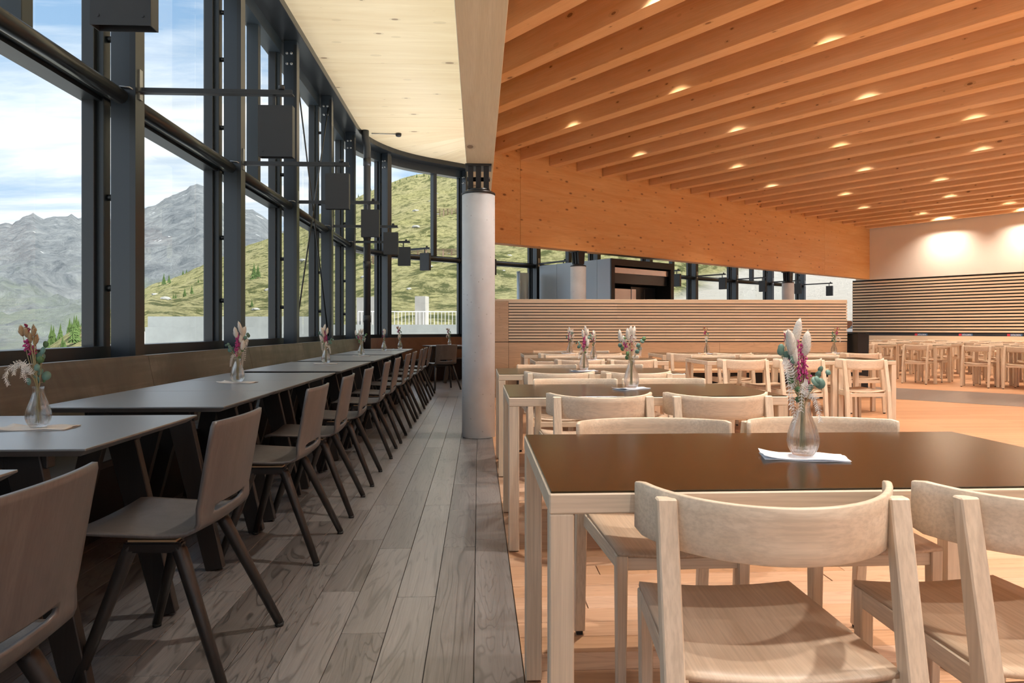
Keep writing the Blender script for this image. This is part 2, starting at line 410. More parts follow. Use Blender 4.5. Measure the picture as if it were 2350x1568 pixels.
def so_frame(s, o, z=0.0):                           # local frame: x = inwards (to the room), y = along the wall
    a = fr(s); M = Matrix.Rotation(-a, 4, 'Z'); M.translation = pos(s, o, z); return M
def ab(a, b, z=0.0):                                 # the rotated roof grid: a along the joists (to the right and near), b across them
    return Vector((DX * b + DY * a, DY * b - DX * a, z))
A_FAS = 2.1 * DY - 14.515 * DX                       # fascia centre line
B_WALL = 23.4
ROT_AB = -(PI / 2 - ANG)                             # x axis along d (b)
ZJ, ZD, ZBEAM = 4.35, 4.77, 2.71

# ------------------------------------------------------------------ floor
def build_floor():
    base = MB().box(-3.2, 30, -6, 26, -.30, -.02).build('floor', 'concrete_wall'); struct(base, 'timber board floor, smoked oak path and warm oak dining area')
    e = .142
    # smoked planks along the window path
    w = .157; ncol = 16
    rnd = random.Random(3)
    lib = {}
    for i in range(ncol):
        x1 = e - i * w; x0 = x1 - w
        y = .35 + rnd.random() * -.8
        while y < 11.2:
            L = rnd.choice([.7, .95, 1.2, 1.45, 1.7]); y2 = y + L
            if y2 > .3:
                key = (L,)
                if key not in lib:
                    lib[key] = MB().box(-w / 2 + .0012, w / 2 - .0012, 0, L - .002, -.018, 0).mesh('plank', .0012); lib[key].materials.append(M_['smoked_plank_y'])
                link('plank', lib[key], base, ((x0 + x1) / 2, y, rnd.uniform(-.0006, .0004)))
            y = y2
    m = MB(); pts = [(-2.4, 11.2), (e, 11.2), (e, 13.2), (2.2, 14.7), (12.6, 22.26), (11.2, 24.2), (.4, 16.4), (-1.1, 15.2), (-2.2, 13.6)]
    m.poly(pts, -.015, -.001); m.build('far_path', 'smoked_floor', base)
    # warm planks near the camera, running across
    y = .62; k = 0; lib = {}
    while y < 5.6:
        x = e + .002 - rnd.random() * 1.2
        while x < 5.2:
            L = rnd.choice([1.1, 1.4, 1.7, 2.0]); xa = max(x, e + .002); xb = x + L
            if xb - xa > .08:
                key = round(xb - xa, 2)
                if key not in lib:
                    lib[key] = MB().box(0, key - .002, .001, .119, -.018, 0).mesh('plank', .001); lib[key].materials.append(M_['warm_plank_x'])
                link('plank', lib[key], base, (xa, y, rnd.uniform(-.0006, .0004)))
            x = xb
        y += .12
    m = MB().poly([(e, 5.6 + .02), (30, 5.62), (30, 26), (12.6, 26), (12.6, 22.26), (2.2, 14.7), (e, 13.2)], -.015, -.001)
    m.poly([(5.2, -6), (30, -6), (30, 5.62), (5.2, 5.62)], -.015, -.001); m.poly([(e, -6), (5.2, -6), (5.2, .62), (e, .62)], -.015, -.001)
    m.build('boards', 'warm_floor', base)
    m = MB().poly([(-2.6, -6), (e, -6), (e, .3), (-2.6, .3)], -.015, -.001); m.build('near_path', 'smoked_floor', base)
    # dark path crossing between the two dining zones
    p1, p2 = Vector((6.95, 9.82)), Vector((8.3, 11.62)); t = Vector((-.71, .70)).normalized()
    m = MB().poly([p1 + t * 6, p1 - t * 14, p2 - t * 14, p2 + t * 6], -.001, .001)
    m.build('dark_path', 'smoked_floor', base)
build_floor()

# ------------------------------------------------------------------ ceiling with joists and edge beam
JOISTS = [8.63 + .765 * k for k in range(-13, 20)]
def build_ceiling():
    ceil = MB()
    pts = [(-2.62, -6), (30, -6), (30, 30), (14, 30)] + [tuple(pos(s, 2.62))[:2] for s in (31.4, SE, SE - .7, SE - 1.4, YB + .7, YB)]
    ceil.poly(pts, ZD + .03, ZD + .38); ceil = ceil.build('ceiling', 'spruce_x'); struct(ceil, 'timber roof with joists, edge beam and pale boarding')
    # deck between the joists
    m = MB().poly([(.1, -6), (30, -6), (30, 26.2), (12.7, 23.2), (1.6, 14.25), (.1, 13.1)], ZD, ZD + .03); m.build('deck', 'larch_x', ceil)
    # pale boarding over the window path, panel by panel
    ys = [-6, -.3, 2.2, 4.7, 7.2, 9.65, 12.1]
    for y0, y1 in zip(ys, ys[1:]):
        MB().box(-2.2, -.02, y0 + .002, y1 - .002, ZD - .02, ZD + .03).build('panel', 'ceiling_pale_x', ceil)
    ss = [12.104, 13.3, 14.4, 15.5, 17.9, 20.4, 22.9, 25.4, 27.9, 31.2]
    for s0, s1 in zip(ss, ss[1:]):
        m = MB(); sweep(m, [s0 + .003] + [s for s in srange(s0, s1, .3)][1:-1] + [s1 - .003], .02, 2.2, ZD - .02, ZD + .03)
        a = fr((s0 + s1) / 2); o = m.build('panel', 'ceiling_pale_x', ceil)
        # turn the mesh into a local frame so that the grain runs across the path
        Mr = Matrix.Rotation(-a, 4, 'Z'); o.data.transform(Mr.inverted()); o.matrix_local = Mr
    # edge beam: straight part, bend, fascia in three lengths
    MB().box(-.12, .15, -6, 12.3, ZBEAM, ZD).build('edge_beam', 'pale_beam_y', ceil, .003)
    m = MB(); sweep(m, [12.3] + [s for s in srange(YB, SE, .2)] + [SE + .55], -.13, .14, ZBEAM, ZD)
    o = m.build('edge_beam', 'fascia_x', ceil); Mr = Matrix.Rotation(PI / 2 - R(46), 4, 'Z'); o.data.transform(Mr.inverted()); o.matrix_local = Mr
    L0 = SE + .555; tot = (ab(A_FAS, B_WALL) - pos(L0, 0)).length
    cuts = [0, tot * .80, tot]
    for c0, c1 in zip(cuts, cuts[1:]):
        o = MB().box(c0 + .003, c1 - .003, -.13, .14, ZBEAM, ZD).build('edge_beam', 'fascia_x', ceil, .002)
        o.location = pos(L0, 0); o.rotation_euler[2] = PI / 2 - ANG
    # joists
    lib = {}
    for b in JOISTS:
        a0 = max(A_FAS + .14, (.13 - DX * b) / DY); a1 = min(13.0, (29.5 - DX * b) / DY, (DY * b + 5.8) / DX)
        if a1 - a0 < 1: continue
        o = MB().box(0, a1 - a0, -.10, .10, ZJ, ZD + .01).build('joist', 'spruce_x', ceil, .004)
        o.location = ab(a0, b); o.rotation_euler[2] = -(PI / 2 - math.atan2(DY, DX)) - 0.0
        o.rotation_euler[2] = math.atan2(-DX, DY)
    return ceil
CEIL = build_ceiling()

def build_downlights():
    proto_o = None; tr = None; n = 0
    row = 0
    for j, b0 in enumerate(JOISTS):
        if not (j % 3 == 2 or j == 31) or b0 < -1 or b0 > 22.5: continue  # the row in the last bay is added to brighten the right wall
        row += 1; k = 0
        b = b0 + .3825                                # middle of the bay
        for a in [-8.7 + 2.1 * i + (.6 if j % 2 else 0) for i in range(9)]:
            p = ab(a, b)
            if p.x < .5 or p.x > 19 or p.y < -1.5: continue
            k += 1
            if tr is None:
                t = thing('downlight', 'x', 'lamp'); MB().lathe([(.045, ZD - .09), (.05, ZD - .09), (.05, ZD - .001), (.045, ZD - .001)], 16, close=False).build('housing', 'matt_black', t)
                MB().lathe([(.044, ZD - .06), (.044, ZD - .05)], 16).build('lens', 'lamp_glow', t); tr = proto(t); o = t; o.location = (p.x, p.y, 0)
            else: o = spawn(tr, None, (p.x, p.y, 0))
            o['label'] = 'round black spotlight between the joists, %s from the left in the %s row' % (nth(k), nth(row)); o['group'] = 'spotlights between the joists'
            li = bpy.data.lights.new('spot', 'SPOT'); near = p.y < 7.5; li.energy = 280 if near else (175 if b < 22 else 210); li.color = (1, .93, .83) if near else (1, .85, .68); li.spot_size = R(97 if b < 22 else 118); li.spot_blend = 1.; li.shadow_soft_size = .06
            lo = bpy.data.objects.new('spot', li); COL.objects.link(lo); lo.parent = o; lo.location = (0, 0, ZD - .10); n += 1
    print('downlights', n)
build_downlights()

# ------------------------------------------------------------------ window wall
POSTS = [-3.28, -1.28, .72, 2.72, 4.72, 6.74, 8.76, 10.80, 12.75, 14.3, 16.45, 18.55, 20.65, 22.75, 24.85, 26.95, 29.05, 31.15]
def build_facade():
    wl = link('wall_left', None); struct(wl, 'steel and glass window wall with posts and concrete-like sill')
    wf = link('wall_far', None); struct(wf, 'curved far end of the steel window wall')
    for i, s in enumerate(POSTS):
        par = wl if s < 12.9 else wf
        M = so_frame(s, 2.41)
        m = MB().box(0, .16, -.06, .06, .0, 4.66, M)
        p = m.build('post', 'steel_blue', par, .008, 2)
        MB().box(.125, .163, -.062, .062, .9, 4.60, M).build('inner_flange', 'steel_black', p)
        b = MB()
        for dx in (.045, .10):
            for dz in (0, .13):
                bb = MB(); bb.lathe([(.017, 0), (.017, .018), (.01, .024)], 8, M=M @ Matrix.Translation((dx, -.06, 4.36 + dz)) @ Matrix.Rotation(R(90), 4, 'X')); bb.build('bolt', 'galvanised', p)
        for z in (1.35, 1.95, 3.0, 3.65, 4.1):        # studs that hold the glazing off the post
            MB().tube([M @ Vector((-.07, 0, z)), M @ Vector((.005, 0, z))], .022, 8).build('spacer', 'steel_black', p)
    # steel edge beam under the roof, transom tube
    for par, a, b in ((wl, -3.34, 12.75), (wf, 12.755, 31.2)):
        m = MB(); sweep(m, srange(a, b, .2), 2.17, 2.50, 4.655, 4.675); m.build('head_beam', 'steel_black', par)
        m = MB(); sweep(m, srange(a, b, .2), 2.165, 2.185, 4.66, ZD + .02); m.build('head_flange', 'steel_black', par)
        m = MB(); sweep(m, srange(a, b, .2), 2.44, 2.62, 4.50, ZD); m.build('head_frame', 'window_frame', par)
    for s0, s1 in zip(POSTS, POSTS[1:]):
        par = wl if s0 < 12.7 else wf
        MB().tube([pos(s, 2.345, 2.605) for s in srange(s0 + .05, s1 - .05, .2)], .050, 14).build('transom_tube', 'steel_black', par)
    # X of thin rods
    for z0, z1, s0, s1 in ((4.5, .95, 8.80, 10.76), (.95, 4.5, 8.80, 10.76)):
        MB().tube([pos(s0, 2.30, z0), pos(s1, 2.30, z1)], .010, 8).build('brace_rod', 'steel_black', wl)
    # windows, one per bay
    for k, (s0, s1) in enumerate(zip(POSTS, POSTS[1:])):
        w = link('window_%d' % (k + 1), None); struct(w, 'fixed window bay between two steel posts')
        a, b = s0 + .0, s1 - .0
        rng = lambda z0, z1, oo0, oo1, nm, mt='window_frame': sweep(MB(), srange(a, b, .2), oo0, oo1, z0, z1).build(nm, mt, w)
        rng(.84, .965, 2.45, 2.60, 'sill_frame'); rng(2.575, 2.69, 2.47, 2.60, 'transom_frame'); rng(2.60, 2.63, 2.44, 2.47, 'transom_frame')
        M = so_frame(s1, 2.60)
        MB().box(.0, .145, -.05, .035, .9, 4.6, M).build('mullion', 'window_frame', w, .004)
        MB().box(.02, .10, -.085, -.05, .96, 4.6, M).build('sash_frame', 'steel_black', w, .003)
        if k % 2 == 1 or k == 9:
            sm = s0 + (s1 - s0) * .60; M2 = so_frame(sm, 2.60)
            if k == 9: M2 = so_frame(15.72, 2.60)
            MB().box(.0, .13, -.045, .045, 2.69, 4.55, M2).build('mullion', 'window_frame', w, .004)
            if k != 9:
                MB().box(.03, .11, .045, .085, 2.69, 4.5, M2).build('sash_frame', 'steel_black', w, .003)
        ssn = srange(a + .03, b - .05, .2)
        for z0, z1, nm in ((.96, 2.58, 'lower_pane'), (2.685, 4.52, 'upper_pane')):
            m = MB(); vs = [pos(s, 2.565, z) for s in ssn for z in (z0, z1)]
            m.add(vs, [(2 * i, 2 * i + 2, 2 * i + 3, 2 * i + 1) for i in range(len(ssn) - 1)], True); m.build(nm, 'pane_glass', w)
    # low wall under the glass
    for par, a, b in ((wl, -3.34, 12.75), (wf, 12.755, 31.2)):
        sweep(MB(), srange(a, b, .2), 2.42, 2.64, -.3, .84).build('sill_wall', 'steel_black', par)
    return wl, wf
WL, WF = build_facade()

def build_bench():
    t = thing('window_bench', 'long dark bench with leaning stone-like back under the window wall', 'bench', (0, 0, 0))
    cuts = [-4, -1.28, .72, 2.72, 4.72, 6.74, 8.76, 10.80, 12.75]
    for s0, s1 in zip(cuts, cuts[1:]):
        m = MB(); sec = [(2.10, .42), (2.195, .905), (2.24, .905), (2.24, .42)]
        vs = [pos(s, o, z) for s in (s0 + .003, s1 - .003) for o, z in sec]
        m.add(vs, [(0, 1, 5, 4), (1, 2, 6, 5), (2, 3, 7, 6), (3, 0, 4, 7), (0, 3, 2, 1), (4, 5, 6, 7)]); m.build('back_panel', 'stone_panel', t)
        sweep(MB(), [s0 + .002, s1 - .002], 1.77, 2.12, .415, .45).build('seat', 'black_oak_y', t, .004)
    sweep(MB(), [-4, 12.75], 1.95, 2.24, 0, .415).build('plinth', 'matt_black', t)
    t = thing('corner_bench', 'brown timber bench curving along the far end of the windows', 'bench')
    ss = srange(12.78, 19.0, .15)
    sec = [(2.10, .42), (2.195, .90), (2.24, .90), (2.24, .42)]; n = len(ss)
    m = MB(); m.add([pos(s, o, z) for s in ss for o, z in sec], [(i * 4 + j, i * 4 + (j + 1) % 4, i * 4 + 4 + (j + 1) % 4, i * 4 + 4 + j) for i in range(n - 1) for j in range(4)] + [(0, 3, 2, 1), (4 * n - 4, 4 * n - 3, 4 * n - 2, 4 * n - 1)]); m.build('back', 'bench_brown_x', t)
    sweep(MB(), ss, 1.70, 2.12, .42, .45).build('seat', 'black_oak_x', t); sweep(MB(), ss, 1.84, 2.24, 0, .42).build('plinth', 'matt_black', t)
build_bench()

# ------------------------------------------------------------------ arm lamps on the posts
def build_lamps():
    t = thing('wall_lamp', 'x', 'lamp')
    # local frame: origin on the post's inner face, x into the room, y along the wall
    MB().box(.0, 1.01, -.025, .025, 2.645, 2.653).box(.0, 1.0, -.003, .003, 2.653, 2.685).build('arm', 'lamp_steel', t, .001)
    MB().box(-.006, .012, -.02, .02, 2.60, 2.80).build('bracket', 'galvanised', t)
    MB().tube([(-.16, -.03, 2.64), (-.09, -.075, 2.665), (-.03, -.075, 2.66), (.0, -.04, 2.645)], .006, 6).build('cable', 'galvanised', t)
    MB().box(.872, .892, -.006, .006, 2.57, 2.648).build('stem', 'lamp_steel', t)
    b = MB(); x0, x1, y0, y1, z0, z1, th = .785, 1.01, -.032, .032, 2.23, 2.572, .004
    b.box(x0, x1, y0, y0 + th, z0, z1).box(x0, x1, y1 - th, y1, z0, z1).box(x0, x0 + th, y0, y1, z0, z1).box(x1 - th, x1, y0, y1, z0, z1)
    sh = b.build('shade', 'lamp_steel', t)
    MB().box(x0 + .02, x1 - .02, -.02, .02, 2.38, 2.40).build('lamp_insert', 'matt_black', sh)
    MB().lathe([(.020, 2.685), (.020, 2.71), (.016, 2.712)], 12, M=Matrix.Translation((.93, 0, 0))).build('added_uplight', 'lamp_steel', t)  # small head added on the arm to carry an extra upward light
    for sx in (x0 + .03, x1 - .03):
        MB().lathe([(.006, 0), (.006, .003)], 8, M=Matrix.Translation((sx, y0, z0 + .035)) @ Matrix.Rotation(R(90), 4, 'X')).build('screw', 'lamp_steel', sh)
    tr = proto(t); first = True
    idx = [i for i, s in enumerate(POSTS) if s > 0]
    for n, i in enumerate(idx):
        s = POSTS[i]; M = so_frame(s, 2.25)
        if first: o = t; first = False
        else: o = spawn(tr)
        o.location = M.translation; o.rotation_euler[2] = -fr(s)
        o['group'] = 'arm lamps on the window posts'
        o['label'] = ('dark box lamp on a post arm behind the picture edge' if n == 0 else 'nearest dark box lamp, cut by the top of the picture' if n == 1 else
            'dark box lamp on an arm, %s from the camera along the straight windows' % ORD[n - 1] if s < 12.9 else 'dark box lamp on an arm, %s after the bend of the windows' % nth(n - 6)); o['category'] = 'lamp'
        for dz, rot, en in ((2.735, PI, 33),):  # added upward spot to brighten the pale ceiling; the boxes stay unlit
            li = bpy.data.lights.new('spot', 'SPOT'); li.energy = en; li.color = (.93, .97, 1); li.spot_size = R(150); li.spot_blend = .8; li.shadow_soft_size = .03
            lo = bpy.data.objects.new('spot', li); COL.objects.link(lo); lo.parent = o; lo.location = (.93, 0, dz); lo.rotation_euler = (rot, 0, 0)
build_lamps()

# ------------------------------------------------------------------ columns
def column(x, y, ztop, rot, label, rad=.165):
    t = thing('column', label, 'column', (x, y, 0), rot)
    MB().lathe([(rad, 0), (rad, ztop - .03)], 48).build('shaft', 'concrete_column', t, .006)
    MB().lathe([(rad + .004, ztop - .03), (rad + .004, ztop - .012), (rad - .02, ztop)], 48).build('collar', 'steel_black', t)
    MB().lathe([(.115, ztop), (.115, ztop + .025)], 32).build('foot_plate', 'steel_black', t)
    zb = ZBEAM
    for sx in (-.078, 0, .078):
        h0 = ztop + .02
        m = MB(); w0, w1 = .075, .10
        tk = .026
        vs = [(sx - tk, -w0, h0), (sx - tk, w0, h0), (sx - tk, w1, zb - .01), (sx - tk, -w1, zb - .01)]
        vs += [(x_ + 2 * tk, y_, z_) for x_, y_, z_ in vs]
        m.add(vs, [(0, 1, 2, 3), (7, 6, 5, 4), (0, 4, 5, 1), (1, 5, 6, 2), (2, 6, 7, 3), (3, 7, 4, 0)]); m.build('fork_plate', 'matt_black', t, .003)
    MB().tube([(-.115, 0, (h0 + zb) / 2 - .01), (.115, 0, (h0 + zb) / 2 - .01)], .022, 12).build('pin', 'matt_black', t)
    MB().box(-.13, .13, -.13, .13, zb - .022, zb - .001).build('head_plate', 'steel_black', t)
    return t
column(.0, 6.96, 2.45, 0, 'tall grey concrete column with black steel fork between the two floors')
column(2.10, 14.515, 2.42, math.atan2(-DX, DY), 'concrete column standing before the grey kitchen block')
column(8.86, 19.45, 2.42, math.atan2(-DX, DY), 'small distant concrete column at the right end of the partition')

def build_pipe():
    t = thing('downpipe', 'dark grey vertical rain pipe at the bend of the window wall', 'pipe', (-2.06, 12.95, 0))
    MB().tube([(0, 0, 0), (0, 0, 4.45), (-.03, -.02, 4.62), (-.03, -.02, 4.749)], .066, 16).build('pipe_shaft', 'lamp_steel', t)
    for z in (1.2, 2.2, 2.75, 4.1): MB().lathe([(.073, z), (.073, z + .13)], 16).build('coupling', 'lamp_steel', t)
    t = thing('smoke_detector', 'black smoke detector with conduit on pale timber ceiling', 'detector', (-1.50, 13.1, 4.75))
    MB().lathe([(.03, -.06), (.05, -.05), (.055, -.02), (.055, 0)], 20).build('sensor_head', 'matt_black', t)
    MB().tube([(-.05, 0, -.012), (-.5, -.02, -.012)], .008, 6).build('conduit', 'galvanised', t)
build_pipe()

# ------------------------------------------------------------------ right wall: white plaster above, slats below
def text_mesh(s, size):
    cu = bpy.data.curves.new('lettering', 'FONT'); cu.body = s; cu.size = size; cu.align_x = 'LEFT'; cu.extrude = .0006
    o = bpy.data.objects.new('lettering', cu); COL.objects.link(o); dg = bpy.context.evaluated_depsgraph_get()
    me = bpy.data.meshes.new_from_object(o.evaluated_get(dg)); COL.objects.unlink(o); bpy.data.objects.remove(o); return me
def build_right_wall():
    # local frame: x along a (to the right), y towards the room is negative b
    rz = math.atan2(-DX, DY); O = ab(A_FAS - .32, B_WALL)
    w = link('wall_right', None, None, O, rz); struct(w, 'white wall with horizontal timber slats on its lower half')
    L = 24.
    MB().box(0, L, 0, .2, 2.69, ZD + .02).build('plaster', 'white_plaster', w)
    MB().box(-.12, L, .03, .2, 0, 2.69).build('backing', 'matt_black', w)
    p = .0945; rz0 = .945
    seg = [-.10, 5.6, 11.2, 16.8, L]
    for i in range(18):
        z = rz0 + i * p
        for a, b in zip(seg, seg[1:]): MB().box(a, b - .002, -.03, .03, z + .026, z + p - .012).build('slat', 'slat_oak_x', w)
    MB().box(.15, L, -.025, .03, .865, .945).build('dark_band', 'band_dark', w)
    MB().box(.1, L, -.06, .03, .40, .865).build('wainscot', 'slat_oak_x', w)
    tm = text_mesh('SÖLDEN', .062); tm.materials.append(M_['sign_white'])
    plate = MB().box(.055, .34, -.030, -.025, .872, .938).mesh('plate'); plate.materials.append(M_['sign_blue'])
    logo = MB().box(-.02, .055, -.031, -.025, .872, .938).mesh('logo'); logo.materials.append(M_['sign_red'])
    for k in range(9):
        x = 1.85 + k * 1.22
        d = link('lettered_plate', plate, w, (x, 0, 0)); link('emblem', logo, d)
        o = link('lettering', tm, d, (.07, -.0312, .884)); o.rotation_euler = (R(90), 0, 0)
    b = thing('wall_bench', 'pale timber bench running along the foot of the slatted wall', 'bench', O, rz)
    MB().box(.15, 20, -.55, -.06, .41, .45).build('seat', 'oak_x', b); MB().box(.15, 20, -.45, -.06, 0, .41).build('plinth', 'oak_x', b)
    # wall that closes the room on the right and behind, with openings added behind the camera for daylight
    c = O + Vector((DY, -DX, 0)) * L
    wb = MB().box(c.x - .05, c.x + .15, -6, c.y + .05, 0, ZD).build('wall_side', 'white_plaster'); struct(wb, 'plain side wall outside the view')
    wk = link('wall_back', None); struct(wk, 'unseen rear wall behind the camera, with openings added for daylight')
    MB().box(-2.6, c.x + .2, -3.35, -3.15, -.3, .85).box(-2.6, c.x + .2, -3.35, -3.15, 4.5, ZD + .02).build('parapet', 'white_plaster', wk)
    for i in range(15):
        x = -2.5 + i * (c.x + 2.6) / 14; MB().box(x - .06, x + .06, -3.33, -3.18, .85, 4.5).build('post', 'steel_blue', wk)
        
build_right_wall()

# ------------------------------------------------------------------ slatted half-height partition with bench
def build_partition():
    Y = 10.9; w = link('wall_middle', None); struct(w, 'half-height timber partition with horizontal slats')
    x0, x1 = -.02, 5.94
    MB().box(x0, x1, Y + .03, Y + .14, 0, 1.50).build('backing', 'matt_black', w)
    MB().box(x0, x1, Y - .0, Y + .16, 1.517, 1.548).build('cap', 'slat_oak_x', w, .002)
    MB().box(x0, .472, Y - .005, Y + .03, .878, 1.512).build('panel', 'oak_panel_x', w, .002)
    MB().box(x0, .472, Y - .005, Y + .03, .0, .868).build('panel', 'oak_panel_x', w, .002)
    p = .0462
    for i in range(14):
        z = .872 + i * p
        for a, b in ((.476, 2.2), (2.2, 4.1), (4.1, x1)): MB().box(a, b - .001, Y - .005, Y + .03, z + .013, z + p).build('slat', 'slat_oak_x', w)
    for a, b in ((.476, 3.85), (3.85, x1)): MB().box(a, b - .003, Y - .005, Y + .03, 0, .868).build('panel', 'oak_panel_x', w, .002)
    t = thing('partition_bench', 'oak bench fixed along the foot of the slatted partition', 'bench')
    MB().box(.6, 5.9, Y - .50, Y - .006, .41, .45).build('seat', 'oak_panel_x', t, .003); MB().box(.6, 5.9, Y - .38, Y - .006, 0, .41).build('plinth', 'matt_black', t)
    t = thing('waiter_station', 'black upright cabinet at the right end of the partition', 'cabinet', (6.02, 10.7, 0))
    m = MB(); vs = [(.0, 0, 0), (.15, 0, 0), (.15, .35, 0), (0, .35, 0), (-.02, 0, 1.01), (.17, 0, 1.01), (.17, .35, 1.01), (-.02, .35, 1.01)]
    m.add(vs, [(3, 2, 1, 0), (4, 5, 6, 7), (0, 1, 5, 4), (1, 2, 6, 5), (2, 3, 7, 6), (3, 0, 4, 7)]); m.build('body', 'matt_black', t, .004)
    MB().box(-.03, .12, -.02, .36, 1.012, 1.03).build('top', 'rubber', t)
    t = thing('card_holder', 'brown wedge-shaped holder fixed on the partition end', 'holder', (5.945, 10.95, 0))
    m = MB(); pr = [(0, 1.07), (.03, 1.09), (.085, 1.14), (.085, 1.19), (.07, 1.21), (0, 1.21)]
    m.add([(x, -.04, z) for x, z in pr] + [(x, .06, z) for x, z in pr], [tuple(range(6)), tuple(range(6, 12))[::-1]] + [(i, i + 6, (i + 1) % 6 + 6, (i + 1) % 6) for i in range(6)]); m.build('wedge', 'bench_brown_x', t, .002)
build_partition()

# ------------------------------------------------------------------ grey kitchen block behind the partition
def build_kitchen():
    rz = math.atan2(-DX, DY); O = ab(-10.28, 10.99); H = 2.60
    t = thing('kitchen_block', 'blue-grey metal kitchen block with black open serving front', 'kitchen', O, rz)
    # local: x along a (towards the room), y along b. The front faces +x, the long side panels face -y
    Lx, Ly = 2.35, 2.12
    cuts = [-Lx, -Lx + .62, -.42, -.005]
    for a, b in zip(cuts, cuts[1:]): MB().box(a + .003, b - .003, 0, .03, 0, H).build('side_panel', 'kitchen_panel', t, .002)
    MB().box(-Lx, -.005, Ly - .03, Ly, 0, H).build('side_panel', 'matt_black', t); MB().box(-Lx, -.005, .03, Ly - .03, H - .03, H).build('roof', 'matt_black', t)
    MB().box(-Lx, -Lx + .03, .03, Ly - .03, 0, H - .03).build('back', 'matt_black', t)
    MB().box(-.03, .01, 0, .11, 0, H).box(-.03, .01, Ly - .11, Ly, 0, H).box(-.03, .01, .11, Ly - .11, H - .14, H).build('front_frame', 'matt_black', t)
    MB().box(-.25, -.06, .11, Ly - .11, H - .30, H - .18).build('hood', 'stainless', t); MB().box(-.8, -.1, .11, Ly - .11, H - .52, H - .30).build('hood_body', 'steel_black', t)
    MB().box(-.30, -.28, .11, .95, 0, H - .62).build('steel_door', 'stainless', t, .003); MB().box(-.30, -.275, .97, 1.12, 0, H - .62).build('steel_door', 'stainless', t, .003)
    MB().box(-.5, -.45, 1.14, Ly - .11, 0, H - .55).build('dark_door', 'steel_black', t); MB().tube([(-.40, 1.55, .9), (-.40, 1.55, H - .6)], .012, 8).build('door_bar', 'galvanised', t)
    MB().box(-.1, -.09, .9, 1.25, H - .27, H - .22).build('handle', 'matt_black', t)
    t = thing('curved_screen', 'pale grey rounded screen at the far end of the kitchen block', 'screen', ab(-12.50, 10.62), rz)
    m = MB(); pts = [(-.0 + .34 * math.cos(u), .34 * math.sin(u)) for u in [R(150 + 12 * i) for i in range(11)]]
    m.grid([[(x, y, 0) for x, y in pts], [(x, y, 2.42) for x, y in pts]]); m.build('sheet', 'kitchen_panel', t, thick=.01)
    MB().tube([(x, y, 2.42) for x, y in pts], .012, 6).build('rim', 'kitchen_panel', t)
build_kitchen()

# ------------------------------------------------------------------ pale oak chair (faces +y locally)
def make_oak_chair():
    t = thing('oak_chair', 'x', 'chair')
    # seat: thin plywood, dished
    rows = []
    for i in range(9):
        y = -.225 + .46 * i / 8; hw = .205 - .018 * (i / 8); row = []
        for j in range(9):
            u = -1 + j / 4; dish = .020 * (1 - u * u) * (.55 + .45 * math.sin(PI * min(1, i / 8 + .25)))
            row.append((u * hw, y, .452 - dish))
        rows.append(row)
    MB().grid(rows).build('seat', 'oak_seat_y', t, thick=.011)
    for sx in (-1, 1):
        MB().bar((sx * .176, .208, .012), (sx * .176, .213, .440), .026, .028, .034, .036, up=(0, 1, 0)).build('front_leg', 'oak_z', t, .003)
        MB().box(sx * .176 - .010, sx * .176 + .010, .198, .218, 0, .013).build('glide', 'rubber', t)
        # rear leg: foot swept back, thickest at the seat
        m = MB(); x0, x1 = sx * .200, sx * .238
        prof = [(-.276, .012, .024), (-.236, .44, .042), (-.182, .762, .026)]
        vs = []
        for y, z, d in prof: vs += [(x0, y - d / 2, z), (x1, y - d / 2, z), (x1, y + d / 2, z), (x0, y + d / 2, z)]
        fs = [(0, 1, 2, 3), (8, 9, 10, 11)] + [(k * 4 + j, k * 4 + (j + 1) % 4, k * 4 + 4 + (j + 1) % 4, k * 4 + 4 + j) for k in range(2) for j in range(4)]
        m.add(vs, fs); m.build('rear_leg', 'oak_z', t, .003)
        MB().box(sx * .219 - .011, sx * .219 + .011, -.287, -.266, 0, .013).build('glide', 'rubber', t)
        MB().bar((sx * .176, .20, .418), (sx * .200, -.225, .418), .026, .046).build('side_rail', 'oak_y', t, .002)
    MB().box(-.165, .165, .200, .222, .395, .432).build('front_rail', 'oak_x', t, .002)
    MB().box(-.2, .2, -.232, -.210, .385, .422).build('rear_rail', 'oak_x', t, .002)
    # bent backrest
    rows = []; cy, rad, amax = -.005, .258, R(74)
    for i in range(25):
        a = -amax + 2 * amax * i / 24; c = abs(i - 12) / 12.
        top = .765 + .012 * c * c; bot = .660 + .010 * c * c
        if i in (0, 24): top -= .006; bot += .008
        row = []
        for k in range(5):
            z = bot + (top - bot) * k / 4; lean = (z - .71) * -.10
            rr = rad + lean * -.0
            row.append((rr * math.sin(a), cy - rr * math.cos(a) + lean * .4, z))
        rows.append(row)
    MB().grid(rows).build('backrest', 'oak_x', t, .0025, 1, thick=.013)
    return t
def make_oak_table(L, name, label):
    t = thing(name, label, 'table'); Wd, H, e, lg = .765, .75, .046, .052
    MB().box(.004, L - .004, .004, Wd - .004, H - .004, H).build('table_top', 'linoleum', t, .001)
    MB().box(.0, L, 0, Wd, H - e, H - .004).build('edge_frame', 'oak_x', t, .003)
    for x in (0, L - lg):
        for y in (0, Wd - lg):
            MB().box(x + .001, x + lg - .001, y + .001, y + lg - .001, 0.004, H - e).build('leg', 'oak_z', t, .003)
    return t
OAK_CHAIR = make_oak_chair(); OC = proto(OAK_CHAIR); used = {'chair': False}
def oak_chair(x, y, rz, label, group):
    if not used['chair']: o = OAK_CHAIR; used['chair'] = True; o.location = (x, y, 0); o.rotation_euler[2] = rz; o['label'] = label; o['group'] = group
    else: o = spawn(OC, None, (x, y, 0), rz, label, group)
    return o
BIG = make_oak_table(1.38, 'oak_table', 'x'); BT = proto(BIG); SM = make_oak_table(.62, 'oak_side_table', 'x'); ST = proto(SM); firsts = {}
